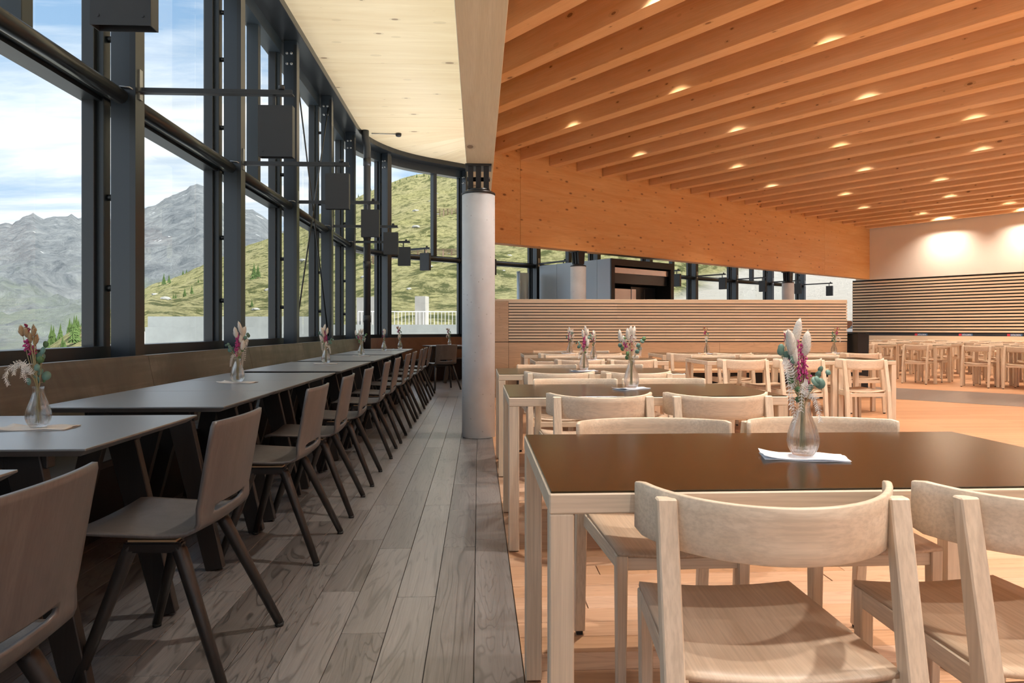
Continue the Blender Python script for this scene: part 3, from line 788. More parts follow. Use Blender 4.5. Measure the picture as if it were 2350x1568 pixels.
def oak_table(kind, x, y, label, group, rz=0):
    tr, o0 = (BT, BIG) if kind == 'big' else (ST, SM)
    if kind not in firsts:
        firsts[kind] = 1; o = o0; o.location = (x, y, 0); o.rotation_euler[2] = rz; o['label'] = label; o['group'] = group; return o
    return spawn(tr, None, (x, y, 0), rz, label, group)

rnd = random.Random(21)
ROWS = [(.143, 1.396, 'front'), (.146, 3.345, 'second'), (.146, 5.04, 'third'), (.58, 7.05, 'fourth'), (.58, 8.80, 'fifth')]
for k, (x, y, nm) in enumerate(ROWS):
    oak_table('big', x, y, ['dark-topped oak table nearest the camera, with napkin and glass vase', 'second dark-topped oak table back from the camera, behind the front one', 'third oak table back, standing level with the concrete column',
              'fourth oak table back, set right of the concrete column', 'fifth and farthest oak table of the left column, before the partition'][k], 'oak tables in the left column')
    for side in (0, 1):
        for q, dx in enumerate((.442, 1.0)):
            if side == 0:
                yy, rz = y + .068, 0
            else:
                yy, rz = y + .765 + .006, PI
            if k == 0 and side == 0: cx, rz = (.578, R(-2)) if q == 0 else (1.135, R(2.5)); cx -= x
            else: cx = dx + rnd.uniform(-.01, .012); rz += R(rnd.uniform(-1.5, 1.5))
            oak_chair(x + cx, yy, rz, 'pale oak chair at the %s %s of the %s table of the left column' % ('left' if q == 0 else 'right', 'near side' if side == 0 else 'far side', nm), 'oak chairs in the left column')
for k, (y, nm) in enumerate(((7.06, 'nearer'), (8.80, 'farther'))):
    oak_table('big', 2.365, y, 'long oak table in the %s row of the middle column' % nm, 'oak tables in the middle column')
    if k == 0: oak_table('small', 3.757, y, 'small square oak table at the right end of the nearer middle row', 'oak tables in the middle column')
    else: oak_table('big', 3.80, y, 'oak table at the right end of the farther middle row', 'oak tables in the middle column')
    xs = (2.72, 3.30, 3.96) if k == 0 else (2.66, 3.26, 4.34, 4.94)
    for q, x in enumerate(xs):
        for side in (0, 1):
            if side == 1 and k == 1: continue         # bench side
            oak_chair(x, y + (.06 if side == 0 else .775), (0 if side == 0 else PI) + R(rnd.uniform(-2, 2)), 'pale oak chair, %s from the left on the %s side of the %s middle row' % (ORD[q], 'near' if side == 0 else 'far', nm), 'oak chairs in the middle column')
# rotated rows in the far right zone
def img_x(p):
    c, s = math.cos(TH), math.sin(TH); f = p.y * c + p.x * s; return CX + F_PX * (p.x * c - p.y * s) / f
rz_ab = math.atan2(-DX, DY)                          # local x along a, local y along b
row_a = {0: [-7.0, -5.97, -4.92, -4.28], 1: [-8.5, -7.45, -6.4, -5.35, -4.72, -3.7], 2: [-10.0, -8.95, -7.9, -6.85, -6.2, -5.15, -4.1], 3: [-11.0, -10.0, -9.0, -8.0, -7.0, -6.0, -5.0]}
for r in range(4):
    b = 14.90 + 1.93 * r; n = 0
    for a in row_a[r]:
        c = ab(a + .31, b + .38)
        if not (1968 < img_x(c) < 2440): continue
        n += 1; p = ab(a, b)
        oak_table('small', p.x, p.y, 'single oak table, %s from the left in the %s row before the slatted wall' % (ORD[n - 1], ORD[r]), 'single oak tables before the slatted wall', rz_ab)
        for side in (0, 1):
            q = ab(a + .31 + rnd.uniform(-.02, .02), b + (.03 if side == 0 else .79))
            oak_chair(q.x, q.y, rz_ab + (0 if side == 0 else PI) + R(rnd.uniform(-3, 3)), 'oak chair, %s side of %s table in %s row by slatted wall' % ('near' if side == 0 else 'far', ORD[n - 1], ORD[r]), 'oak chairs before the slatted wall')

# ------------------------------------------------------------------ dark plywood chair (faces +y locally)
def make_dark_chair():
    t = thing('plywood_chair', 'x', 'chair')
    prof = [(.272, .448), (.262, .4545), (.22, .456), (.12, .450), (.0, .444), (-.06, .445), (-.095, .450), (-.120, .463), (-.134, .484), (-.140, .502), (-.145, .520), (-.150, .538), (-.158, .58), (-.170, .65), (-.184, .73), (-.194, .785), (-.197, .800)]
    i0, i1 = 9, 11
    us = [-1, -.93, -.78] + [-.62 + 1.24 * k / 8 for k in range(9)] + [.78, .93, 1]
    def P(u, v):
        i = min(int(v), len(prof) - 2); f = v - i; y = prof[i][0] * (1 - f) + prof[i + 1][0] * f; z = prof[i][1] * (1 - f) + prof[i + 1][1] * f
        hw = .222 - .020 * min(1, v / 8) + .002 * max(0, (v - 11) / 5)
        if v > 14.9: hw -= .012 * (v - 14.9) ** 2 * .6
        if v < 1: hw -= .012 * (1 - v)
        back = max(0, min(1, (v - 7) / 4)); cup = .022 * u * u * back; seatcup = .010 * (u * u) * (1 - back)
        return Vector((u * hw, y + cup, z + seatcup - .012 * (1 - u * u) * 0))
    m = MB(); nv = len(prof); idx = {}
    def vid(u, v):
        k = (round(u, 4), round(v, 4))
        if k not in idx: idx[k] = len(m.v); m.v.append(P(u, v))
        return idx[k]
    for i in range(nv - 1):
        for j in range(len(us) - 1):
            if i0 <= i < i1 and us[j] >= -.621 and us[j + 1] <= .621: continue
            m.f.append([vid(us[j], i), vid(us[j + 1], i), vid(us[j + 1], i + 1), vid(us[j], i + 1)]); m.sm.append(True)
    outer = [(us[3 + k], i0) for k in range(9)] + [(.62, i0 + 1)] + [(us[11 - k], i1) for k in range(9)] + [(-.62, i0 + 1)]
    inner = []
    for (u, v) in outer:
        uu = u * .93; vv = i0 + 1 + (v - i0 - 1) * .80
        if abs(u) > .6: vv = i0 + 1 + (v - i0 - 1) * .45; uu = math.copysign(.60 if v == i0 + 1 else .575, u)
        inner.append((uu, vv))
    n = len(outer)
    for k in range(n):
        k2 = (k + 1) % n
        m.f.append([vid(*outer[k]), vid(*outer[k2]), vid(*inner[k2]), vid(*inner[k])]); m.sm.append(True)
    m.build('shell', 'shell_wood_z', t, thick=.011)
    for sx in (-1, 1):
        x0, xt = sx * .245, sx * .165
        MB().tube([(x0, .222, .012), (sx * .20, .150, .24), (xt, .100, .405), (xt, .085, .425)], [.0155, .019, .022, .020], 10).build('leg', 'black_oak_z', t)
        MB().tube([(x0, -.222, .012), (sx * .20, -.125, .24), (xt, -.055, .405), (xt, -.04, .425)], [.0155, .019, .022, .020], 10).build('leg', 'black_oak_z', t)
        MB().box(xt - .020, xt + .020, -.065, .110, .402, .436).build('top_rail', 'black_oak_y', t, .006, 2)
        for yy in (.222, -.222): MB().lathe([(.015, 0), (.016, .013)], 10, M=Matrix.Translation((x0, yy, 0))).build('glide', 'rubber', t)
        MB().box(xt - .018, xt + .018, -.05, .095, .436, .442).build('pad', 'tan_ply', t)
    MB().box(-.165, .165, -.02, .06, .410, .432).build('cross_rail', 'black_oak_x', t, .005)
    return t
DC0 = make_dark_chair(); DC = proto(DC0); dused = [False]
def dark_chair(x, y, rz, label):
    if not dused[0]: dused[0] = True; o = DC0; o.location = (x, y, 0); o.rotation_euler[2] = rz; o['label'] = label; o['group'] = 'plywood chairs along the window tables'; return o
    return spawn(DC, None, (x, y, 0), rz, label, 'plywood chairs along the window tables')
def make_dark_table(ly=.775):
    t = thing('window_table', 'x', 'table'); wx = .81; z1 = .742
    m = MB(); hx, hy = wx / 2, ly / 2
    vs = [(-hx, -hy, z1), (hx, -hy, z1), (hx, hy, z1), (-hx, hy, z1), (-hx, -hy, z1 - .006), (hx, -hy, z1 - .006), (hx, hy, z1 - .006), (-hx, hy, z1 - .006),
          (-hx + .03, -hy + .03, z1 - .026), (hx - .03, -hy + .03, z1 - .026), (hx - .03, hy - .03, z1 - .026), (-hx + .03, hy - .03, z1 - .026)]
    m.add(vs, [(0, 1, 2, 3), (11, 10, 9, 8)] + [(k * 4 + j, k * 4 + 4 + j, k * 4 + 4 + (j + 1) % 4, k * 4 + (j + 1) % 4) for k in range(2) for j in range(4)]); m.build('table_top', 'dark_laminate', t, .001)
    for sy in (-1, 1):
        for sx in (-1, 1):
            MB().bar((sx * .335, sy * .288, .004), (sx * .165, sy * .275, z1 - .026), .078, .036, .105, .036, up=(0, 1, 0)).build('leg', 'black_oak_z', t, .003)
        MB().box(-.24, .24, sy * .265 - .02, sy * .265 + .02, z1 - .075, z1 - .026).build('crossbar', 'black_oak_x', t, .003)
    MB().box(-.02, .02, -.26, .26, z1 - .07, z1 - .03).build('stretcher', 'black_oak_y', t)
    return t
DT0 = make_dark_table(); DT = proto(DT0)
TABLES_Y = [.945, 2.005, 3.065, 3.85, 4.635, 5.64, 6.425, 7.43, 8.215, 9.22, 10.0, 11.0]
for k, y in enumerate(TABLES_Y):
    o = DT0 if k == 0 else spawn(DT)
    o.location = (-1.51, y + .388, 0); o['group'] = 'dark tables along the windows'
    o['label'] = 'square dark table under the windows, %s from the camera' % ORD[k]
    dark_chair(-.955 + (.0 if k else -.02), y + .388 + (-.07 if k == 1 else (.0 if k else -.03)), R(90) + (R(rnd.uniform(-2.5, 2.5)) if k else 0), 'dark plywood chair with slotted back, %s along the window tables from the camera' % ORD[k])
p = pos(15.3, 1.35); o = spawn(DT, None, p, -fr(15.3) + R(90), 'dark table at the far bend of the window bench', 'dark tables along the windows')
p = pos(16.4, 1.35); o = spawn(DT, None, p, -fr(16.4) + R(90), 'farthest dark table, partly hidden by the concrete column', 'dark tables along the windows')
p = at(1017, 12.4); dark_chair(p.x, p.y, R(25), 'dark plywood chair turned to the far bend table, last in the row')

# ------------------------------------------------------------------ vases, napkins, dried flowers
def vase_profile(h, rm):
    return [(.62 * rm, 0), (.74 * rm, .006), (.92 * rm, .10 * h + .005), (1.0 * rm, .26 * h), (.96 * rm, .38 * h), (.78 * rm, .56 * h), (.54 * rm, .74 * h), (.42 * rm, .88 * h), (.42 * rm, .95 * h), (.47 * rm, .985 * h), (.48 * rm, h)]
def make_vase(kind):
    t = thing('glass_vase', 'x', 'vase'); h, rm = .135, .0385
    pr = vase_profile(h, rm)
    dense = []
    for i in range(len(pr) - 1):
        for f in (0, .5): dense.append((pr[i][0] * (1 - f) + pr[i + 1][0] * f, pr[i][1] * (1 - f) + pr[i + 1][1] * f))
    dense.append(pr[-1])
    if kind == 0: rib = lambda r, z, a: r * (1 + .035 * math.cos(16 * a) * (1 if z < .125 else 0))
    elif kind == 1: rib = lambda r, z, a: r * (1 + .03 * math.cos(18 * a + 120 * z) * math.cos(600 * z) * (1 if z < .12 else 0))
    else: rib = lambda r, z, a: r
    inn = [(max(r - .004, .004), max(z, .008)) for r, z in dense if z > .004]
    full = [(.001, 0.0)] + dense + inn[::-1] + [(.001, .008)]
    MB().lathe(full, 64, rib=rib, close=True).build('bowl', 'vase_glass', t)
    return t
def leafs(mb, c, r, nrm, up):
    nrm = Vector(nrm).normalized(); up = Vector(up); a = nrm.cross(up).normalized(); b = a.cross(nrm)
    n = 12; vs = [Vector(c) + nrm * .0012]; vs2 = [Vector(c) - nrm * .0004]
    for k in range(n):
        u = 2 * PI * k / n; p = Vector(c) + a * math.cos(u) * r * .9 + b * math.sin(u) * r + nrm * (-.12 * r * math.cos(u) ** 2)
        vs.append(p + nrm * .0005); vs2.append(p - nrm * .0005)
    f = [(0, 1 + k, 1 + (k + 1) % n) for k in range(n)]; o = n + 1
    f += [(o, o + 1 + (k + 1) % n, o + 1 + k) for k in range(n)] + [(1 + k, o + 1 + k, o + 1 + (k + 1) % n, 1 + (k + 1) % n) for k in range(n)]
    mb.add(vs + vs2, f, True); return mb
def make_bouquet(name, spec, seed):
    rg = random.Random(seed); t = thing(name, 'x', 'flowers'); top = .13
    def base(): return Vector((rg.uniform(-.008, .008), rg.uniform(-.008, .008), .012))
    stems = MB()
    def stem(p, r=.0011):
        b = base(); neck = Vector((p.x * .12, p.y * .12, top)); mid = neck.lerp(p, .55) + Vector((rg.uniform(-.004, .004), rg.uniform(-.004, .004), .008))
        stems.tube([b, neck, mid, p], r, 5)
    for (x, z, L, wd, tilt, mat) in spec['tails']:
        d = Vector((math.sin(tilt), rg.uniform(-.2, .2), math.cos(tilt))).normalized(); y = rg.uniform(-.018, .018); c = Vector((x, y, z))
        M = Matrix.Translation(c) @ d.to_track_quat('Z', 'Y').to_matrix().to_4x4()
        pr = [(.002, -L / 2)] + [(wd * .43 * math.sqrt(1 - (2 * (k / 9) ** .85 - 1) ** 2), -L / 2 + L * k / 9) for k in range(1, 9)] + [(.001, L / 2)]
        m = MB(); m.lathe(pr, 14, rib=lambda r, z_, a: r * (1 + .09 * math.sin(7 * a + 900 * z_)), M=M)
        for _ in range(70):                            # awns
            zz = rg.uniform(-L * .4, L * .48); a = rg.uniform(0, 2 * PI); f = (zz + L / 2) / L; r0 = wd / 2 * math.sin(PI * max(.03, min(.97, f)) ** .72)
            q0 = M @ Vector((r0 * math.cos(a) * .9, r0 * math.sin(a) * .9, zz)); q1 = M @ Vector((r0 * math.cos(a) * 1.28, r0 * math.sin(a) * 1.28, zz + .008)); sd = (q1 - q0).cross(Vector((0, 1, 0))).normalized() * .0006
            m.add([q0 - sd, q0 + sd, q1], [(0, 1, 2)])
        m.build('bunny_tail', mat, t); stem(c - d * L / 2)
    for (x0, z0, x1, z1, n, sz, mat) in spec['spikes']:
        y0 = rg.uniform(-.012, .012); m = MB()
        for k in range(n):
            f = k / max(1, n - 1); sp = sz * (1.6 - 1.1 * f)
            c = Vector((x0 + (x1 - x0) * f + rg.gauss(0, sp), y0 + rg.gauss(0, sp), z0 + (z1 - z0) * f)); s = sz * rg.uniform(.8, 1.45)
            d = Vector((rg.gauss(0, 1), rg.gauss(0, 1), 1.2)).normalized(); M = Matrix.Translation(c) @ d.to_track_quat('Z', 'Y').to_matrix().to_4x4()
            m.lathe([(.0004, -s), (s * .55, -s * .3), (s * .5, s * .35), (.0004, s)], 6, M=M)
        m.build('blossom_spike', mat, t); stem(Vector((x1, y0, z1)), .0014)
    for (x, z, r, mat) in spec['leaves']:
        y = rg.uniform(-.02, .015); c = Vector((x, y, z)); m = MB()
        leafs(m, c, r, (rg.uniform(-.5, .5), -1, rg.uniform(-.4, .6)), (rg.uniform(-.5, .5), .2, 1)); m.build('leaf', mat, t)
        if rg.random() < .5: stem(c + Vector((0, .003, -r * .8)), .0009)
    for pts in spec['ferns']:
        m = MB(); y = rg.uniform(-.02, .01); P = [Vector((a, y - .006 * i, b)) for i, (a, b) in enumerate(pts)]
        fine = []
        for i in range(len(P) - 1):
            for k in range(6): fine.append(P[i].lerp(P[i + 1], k / 6))
        fine.append(P[-1]); m.tube(fine, .0007, 4)
        for i in range(1, len(fine)):
            d = (fine[i] - fine[i - 1]).normalized(); sd = Vector((0, 1, 0)).cross(d).normalized(); L = .0125 * (1 - .55 * i / len(fine))
            for sgn in (-1, 1):
                q = fine[i] + sd * sgn * L + d * .005 + Vector((0, rg.uniform(-.004, .004), 0)); m.bar(fine[i], q, .0019, .0016, .0010, .0010)
        m.build('fern_frond', 'fern_white', t); stem(P[0], .0009)
    stems.build('stems', 'stem', t); return t
def px_spec(cx, cy, k, tails, spikes, leaves, ferns):
    X = lambda x: (x - cx) * k; Z = lambda y: (cy - y) * k
    return dict(tails=[(X(x), Z(y), L * k, w * k, tl, mt) for x, y, L, w, tl, mt in tails], spikes=[(X(a), Z(b), X(c), Z(d), n, s * k, mt) for a, b, c, d, n, s, mt in spikes],
                leaves=[(X(x), Z(y), r * k, mt) for x, y, r, mt in leaves], ferns=[[(X(a), Z(b)) for a, b in pts] for pts in ferns])
TW, TT = 'tail_white', 'tail_tan'
SP_A = px_spec(1843, 1050, .00112,
    [(1832, 772, 68, 22, .25, TW), (1853, 797, 60, 24, .2, TW), (1816, 806, 78, 22, -.1, TW), (1806, 793, 60, 20, -.2, TW), (1829, 829, 40, 19, 0, TW), (1820, 862, 52, 24, -.1, TW)],
    [(1846, 890, 1843, 800, 70, 4.2, 'blossom_pink'), (1830, 880, 1826, 790, 30, 3.4, 'blossom_pink'), (1853, 918, 1850, 880, 14, 3.6, 'blossom_pink'), (1812, 855, 1816, 830, 10, 3.4, 'blossom_pink'), (1849, 868, 1847, 838, 26, 4.6, 'blossom_pink'), (1836, 872, 1838, 852, 14, 4.2, 'blossom_pink')],
    [(1788, 813, 11, 'leaf_euca'), (1794, 806, 9, 'leaf_euca'), (1806, 824, 11, 'leaf_euca'), (1812, 833, 9, 'leaf_euca'), (1864, 882, 12, 'leaf_euca'), (1877, 887, 13, 'leaf_euca'), (1870, 878, 9, 'leaf_euca'), (1857, 898, 9, 'leaf_euca'),
     (1890, 856, 8, 'leaf_euca'), (1884, 868, 9, 'leaf_euca'), (1897, 862, 7, 'leaf_euca'), (1822, 890, 8, 'leaf_green'), (1834, 925, 8, 'leaf_green'), (1812, 880, 8, 'leaf_green'), (1826, 900, 7, 'leaf_green')],
    [[(1822, 885), (1806, 850), (1796, 845), (1798, 880), (1802, 940)], [(1835, 905), (1822, 880), (1812, 892), (1815, 930), (1816, 970)], [(1838, 915), (1846, 890), (1834, 884), (1826, 905), (1822, 945)],
     [(1845, 920), (1855, 910), (1866, 922), (1870, 945), (1872, 970)], [(1818, 870), (1802, 838), (1788, 835), (1792, 860)]])
SP_B = px_spec(88, 985, .00148,
    [(46, 767, 26, 13, -.3, TT), (60, 772, 22, 12, -.2, TT), (71, 765, 22, 10, 0, TT), (82, 769, 20, 10, .2, TT), (81, 787, 26, 12, .25, TT), (73, 782, 20, 10, 0, TT)],
    [(70, 822, 57, 752, 40, 3.2, 'blossom_red'), (62, 812, 66, 790, 16, 4.4, 'blossom_pink'), (68, 820, 72, 800, 12, 3.6, 'blossom_pink')],
    [(99, 798, 8, 'leaf_green'), (88, 826, 11, 'leaf_euca'), (101, 832, 8, 'leaf_green'), (100, 812, 9, 'leaf_euca'), (92, 850, 8, 'leaf_euca'), (86, 861, 9, 'leaf_euca'), (103, 870, 11, 'leaf_euca'), (83, 878, 10, 'leaf_euca'), (72, 882, 9, 'leaf_euca'), (97, 880, 6, 'leaf_green'), (84, 835, 9, 'leaf_green')],
    [[(75, 865), (62, 838), (45, 842), (32, 856), (28, 872), (38, 888)], [(78, 870), (72, 845), (64, 845), (66, 870)], [(76, 868), (58, 842), (42, 850), (44, 865)], [(80, 868), (70, 852), (62, 856), (70, 880)]])
SP_C = px_spec(1449, 893, .00239,
    [(1424, 785, 26, 9, -.1, TW), (1440, 782, 26, 9, -.1, TW), (1447, 775, 22, 9, .1, TW), (1455, 776, 22, 8, .15, TW), (1434, 795, 22, 9, -.2, TW)],
    [(1446, 815, 1450, 778, 30, 2.2, 'blossom_red'), (1437, 815, 1435, 800, 12, 2.2, 'blossom_pink')],
    [(1426, 805, 5, 'leaf_euca'), (1430, 812, 5, 'leaf_green'), (1470, 796, 5, 'leaf_euca'), (1474, 791, 5, 'leaf_green'), (1466, 812, 5, 'leaf_euca'), (1460, 818, 5, 'leaf_euca'), (1440, 830, 5, 'leaf_green'), (1462, 805, 5, 'leaf_euca'), (1440, 822, 5, 'leaf_green'), (1434, 790, 3, 'leaf_green')],
    [[(1452, 845), (1460, 800), (1468, 812), (1466, 826)], [(1450, 845), (1444, 800), (1452, 786), (1458, 790)], [(1452, 845), (1440, 806), (1432, 792)], [(1452, 845), (1456, 805), (1446, 785)]])
VP = [proto(make_vase(k)) for k in range(3)]
BP = [proto(make_bouquet('dried_bouquet', sp, 5 + i)) for i, sp in enumerate((SP_A, SP_B, SP_C))]
def make_napkin(mat, w, d):
    t = thing('napkin', 'x', 'napkin')
    for k in range(2):
        rows = []
        for i in range(13):
            row = []
            for j in range(7):
                u, v = i / 12, j / 6
                z = .0015 + .003 * k + .0022 * math.sin(3.1 * u * PI + k) * math.sin(2.3 * v * PI + .5) * (1 + k) * .6 + (.006 * max(0, .12 - u) / .12 if k else 0)
                row.append(((u - .5) * (w - .004 * (1 - k)), (v - .5) * d, max(z, .0008 + .003 * k)))
            rows.append(row)
        MB().grid(rows).build('napkin_layer', mat, t, thick=-.0012)
    return t
NP = [proto(make_napkin('napkin', .205, .10)), proto(make_napkin('napkin_grey', .22, .115))]
seen = {}
def take(lst, i, key):
    if (key, i) not in seen: seen[(key, i)] = 1; return lst[i][0]
    return spawn(lst[i])
def setting(x, y, z, vk, bk, nk, rz, nrz, where, scale=1.0):
    o = take(NP, nk, 'n'); o.location = (x, y, z); o.rotation_euler[2] = nrz; o['label'] = 'folded %s napkin under the vase on %s' % ('white' if nk == 0 else 'grey', where); o['group'] = 'napkins under the vases'
    o = take(VP, vk, 'v'); o.location = (x, y, z + .0075); o['label'] = '%s clear glass vase on %s' % (['ribbed', 'knobbly', 'smooth'][vk], where); o['group'] = 'small glass vases'; o.scale = (scale,) * 3
    o = take(BP, bk, 'b'); o.location = (x, y, z + .0085); o.rotation_euler[2] = rz; o['label'] = 'dried %s in the vase on %s' % (['white tails and pink spikes', 'tan tails and leaves', 'cream tails and leaves'][bk], where); o['group'] = 'dried flower bunches'; o.scale = (scale,) * 3
Q = at(1843, 1.775); setting(Q.x, Q.y, .75, 0, 0, 0, 0, R(-14), 'the nearest oak table')
Q = at(1449, 3.80); setting(Q.x, Q.y, .75, 1, 2, 0, 0, R(35), 'the second oak table', 1.1)
Q = at(1340, 5.40); setting(Q.x, Q.y, .75, 2, 0, 0, R(200), R(25), 'the third oak table')
Q = at(1362, 7.35); setting(Q.x, Q.y, .75, 0, 2, 0, R(70), R(10), 'the fourth oak table')
Q = at(1307, 9.20); setting(Q.x, Q.y, .75, 1, 0, 0, R(120), R(0), 'the fifth oak table')
Q = at(1622, 9.15); setting(Q.x, Q.y, .75, 2, 1, 0, R(40), R(0), 'the farther long middle table')
Q = at(1914, 9.30); setting(Q.x, Q.y, .75, 0, 1, 0, R(160), R(20), 'the right end table')
Q = at(1803, 7.45); setting(Q.x, Q.y, .75, 2, 2, 0, R(90), R(20), 'the nearer long middle table')
DZ = .742
for i, (px, F, bk, rz) in enumerate(((88, 2.345, 1, 0), (545, 4.33, 0, R(210)), (748, 6.65, 0, R(30)), (829, 8.55, 2, R(0)), (881, 10.3, 2, R(100)), (918, 11.5, 1, R(60)))):
    Q = at(px, F); setting(Q.x, Q.y, DZ, [1, 0, 0, 1, 2, 0][i], bk, 1, rz, R([4, -6, 8, 0, 5, 12][i]), 'the %s window table bearing flowers' % ORD[i], 1.0 if i == 0 else 1.08)
Q = pos(15.3, 1.35); setting(Q.x, Q.y, DZ, 1, 1, 1, R(30), 0, 'the far bend table')

# ------------------------------------------------------------------ outside: terrace, hillside, mountains
def interp(tab, x):
    if x <= tab[0][0]: return tab[0][1]
    for (a, b), (c, d) in zip(tab, tab[1:]):
        if x <= c: return b + (d - b) * (x - a) / (c - a)
    return tab[-1][1]
RIDGE = [(-900, 600), (-400, 540), (-150, 520), (0, 512), (30, 508), (52, 496), (75, 489), (100, 503), (140, 500), (170, 497), (218, 507), (280, 500), (350, 471), (400, 449), (440, 432), (457, 423), (470, 430), (482, 441), (520, 472), (560, 480), (590, 482), (605, 492), (622, 515), (700, 560), (800, 600), (1400, 640)]
def build_mountain():
    m = MB(); rows = []
    cols = [-900 + 8 * i for i in range(240)]
    nr = 110
    for r in range(nr + 8):
        t = r / nr; row = []
        for px in cols:
            F = 520 * (3000 / 520) ** min(t, 1) + max(0, t - 1) * 6000
            zr = zat(interp(RIDGE, px), 3000); zb = zat(905, 520)
            tt = min(t, 1.)
            z = zb + (zr - zb) * (tt ** 2.35)
            p = at(px, F); v = Vector((p.x * .0016, p.y * .0016, 0))
            n = noise.ridged_multi_fractal(v * 1.4, 1.0, 2.1, 6, 1.0, 2.0) - 1.0
            amp = 95 * tt * (1 - tt) * 2.4 + 9 * tt
            z += n * amp
            if tt > .93: z += noise.fractal(Vector((px * .06, 3.3, 0)), 1., 2.2, 5) * 16
            if t > 1: z -= (t - 1) * 5000
            row.append((p.x, p.y, z))
        rows.append(row)
    o = MB().grid(rows).build('mountain_range', 'hazy_mountain_rock'); tag(o, 'grey rocky mountain range with snow patches beyond the valley', 'mountain')
build_mountain()
SKY = [(-300, 930), (60, 850), (110, 812), (160, 775), (218, 738), (280, 695), (350, 657), (420, 630), (480, 604), (570, 562), (625, 543), (700, 508), (770, 475), (830, 447), (920, 414), (1000, 400), (1055, 386), (1140, 352), (1300, 320), (1500, 300), (1800, 290), (2600, 300)]
F0, F1 = 32., 190.
def hill_point(px, t):
    ysk = interp(SKY, px); yb = 752 if px > 340 else 752 + (340 - px) * .42
    F = F0 * (F1 / F0) ** min(t, 1.); y = yb + (ysk - yb) * (min(t, 1.) ** .85); p = at(px, F)
    z = zat(y, F)
    w = min(1, t * 4) * (1 if t < .97 else .6)
    z += (noise.fractal(Vector((p.x * .05, p.y * .05, 1)), 1., 2., 5) * 1.6 + noise.fractal(Vector((p.x * .3, p.y * .3, 4)), 1., 2., 3) * .35) * w
    if t > 1: z -= (t - 1) * 160; p = at(px, F1 + (t - 1) * 300)
    return Vector((p.x, p.y, z))
def build_hill():
    rows = [[hill_point(-300 + 10 * i, r / 90) for i in range(280)] for r in range(0, 100)]
    o = MB().grid(rows).build('hillside', 'meadow'); tag(o, 'sunlit green and yellow alpine hillside rising beyond the windows', 'hillside')
    # foreground ground
    m = MB()
    rows = []
    for r in range(12):
        row = []
        for i in range(60):
            px = -600 + 60 * i; h = hill_point(max(-300, min(2480, px)), 0.0); p = at(px, F0 * (1.01 - .55 * r / 11))
            zb = h.z * (1 - r / 11) + (-1.2 if px > 340 else -1.2 - (340 - px) * .03) * (r / 11)
            row.append((p.x, p.y, zb))
        rows.append(row)
    o = MB().grid(rows).build('terrace_ground', 'gravel'); tag(o, 'pale gravel ground between the building and the hillside', 'ground')
    o = MB().box(-42, -2.75, -30, 14, -1.2, -1.0).build('left_bounce_ground', 'gravel'); tag(o, 'unseen pale ground below the window wall, raised to bounce daylight in', 'ground')  # unseen ground, set high so that sunlight bounces into the room
    o = MB().box(-2.7, 45, -45, -3.4, -.5, -.3).build('rear_bounce_ground', 'gravel'); tag(o, 'unseen pale ground added behind the camera to bounce daylight in', 'ground')  # unseen ground, added to throw sunlight up onto the joists
build_hill()
def conifer(seed):
    rg = random.Random(seed); t = thing('conifer', 'x', 'tree'); m = MB(); H = 1.0
    for k in range(9):
        z = .08 + .86 * k / 9; r = .26 * (1 - k / 9.6) * rg.uniform(.85, 1.1); n = 11; vs = [(rg.uniform(-.01, .01), rg.uniform(-.01, .01), z + .24)]
        for j in range(n * 2):
            a = PI * j / n + rg.random() * .2; rr = r * (1.0 if j % 2 else .58) * rg.uniform(.8, 1.15)
            vs.append((rr * math.cos(a), rr * math.sin(a), z - .05 * (j % 2) + rg.uniform(-.02, .02)))
        m.add(vs, [(0, 1 + j, 1 + (j + 1) % (2 * n)) for j in range(2 * n)] + [tuple(range(1, 2 * n + 1))[::-1]])
    m.build('foliage', 'conifer', t); MB().tube([(0, 0, -.1), (0, 0, .2)], [.03, .02], 6).build('trunk', 'bark', t); return t
CP = [proto(conifer(s)) for s in (1, 2, 3)]; cu = {}
def tree(px, py, h_px, k, label, group):
    ysk = interp(SKY, px); best = None
    for i in range(60):
        t = i / 59; p = hill_point(px, t); c, s = math.cos(TH), math.sin(TH); F = p.y * c + p.x * s; y = HY - (p.z - EYE) / F * F_PX
        if best is None or abs(y - py) < best[0]: best = (abs(y - py), p, F)
    _, p, F = best; h = h_px / F_PX * F
    if k not in cu: cu[k] = 1; o = CP[k][0]; o.location = p; o.scale = (h,) * 3; o['label'] = label; o['group'] = group
    else: o = spawn(CP[k], None, p, random.random() * 6, label, group, h)
rt = random.Random(9)
def trees(lst, fmt, group):
    for i, (px, py, h) in enumerate(sorted(lst)): tree(px, py, h, i % 3, fmt % nth(i + 1), group)
trees([(376, 655, 26), (388, 650, 20), (365, 668, 14), (420, 632, 12), (428, 628, 10), (398, 700, 26), (403, 690, 16), (424, 683, 22), (440, 676, 20), (469, 662, 14), (370, 702, 16), (380, 695, 10), (470, 618, 10), (402, 645, 10), (455, 650, 10)],
      'small dark conifer on the slope in the second window, %s from the left', 'conifers on the slope')
trees([(583, 645, 40), (592, 640, 30), (578, 700, 18)], 'conifer on the slope in the third window, %s from the left', 'conifers in the third window')
lk = []
for i in range(21):
    px = 112 + 5.3 * i; lk.append((px, interp(SKY, px) + rt.uniform(2, 55), rt.uniform(36, 72)))
trees(lk, 'larch on the knoll at the foot of the first window, %s from the left', 'larches on the knoll')
trees([(640 + 16.5 * i + rt.uniform(-5, 5), interp(SKY, 640 + 16.5 * i) + rt.uniform(-1, 6), rt.uniform(5, 11)) for i in range(26)], 'tiny conifer on the skyline of the hillside, %s from the left', 'conifers on the skyline')
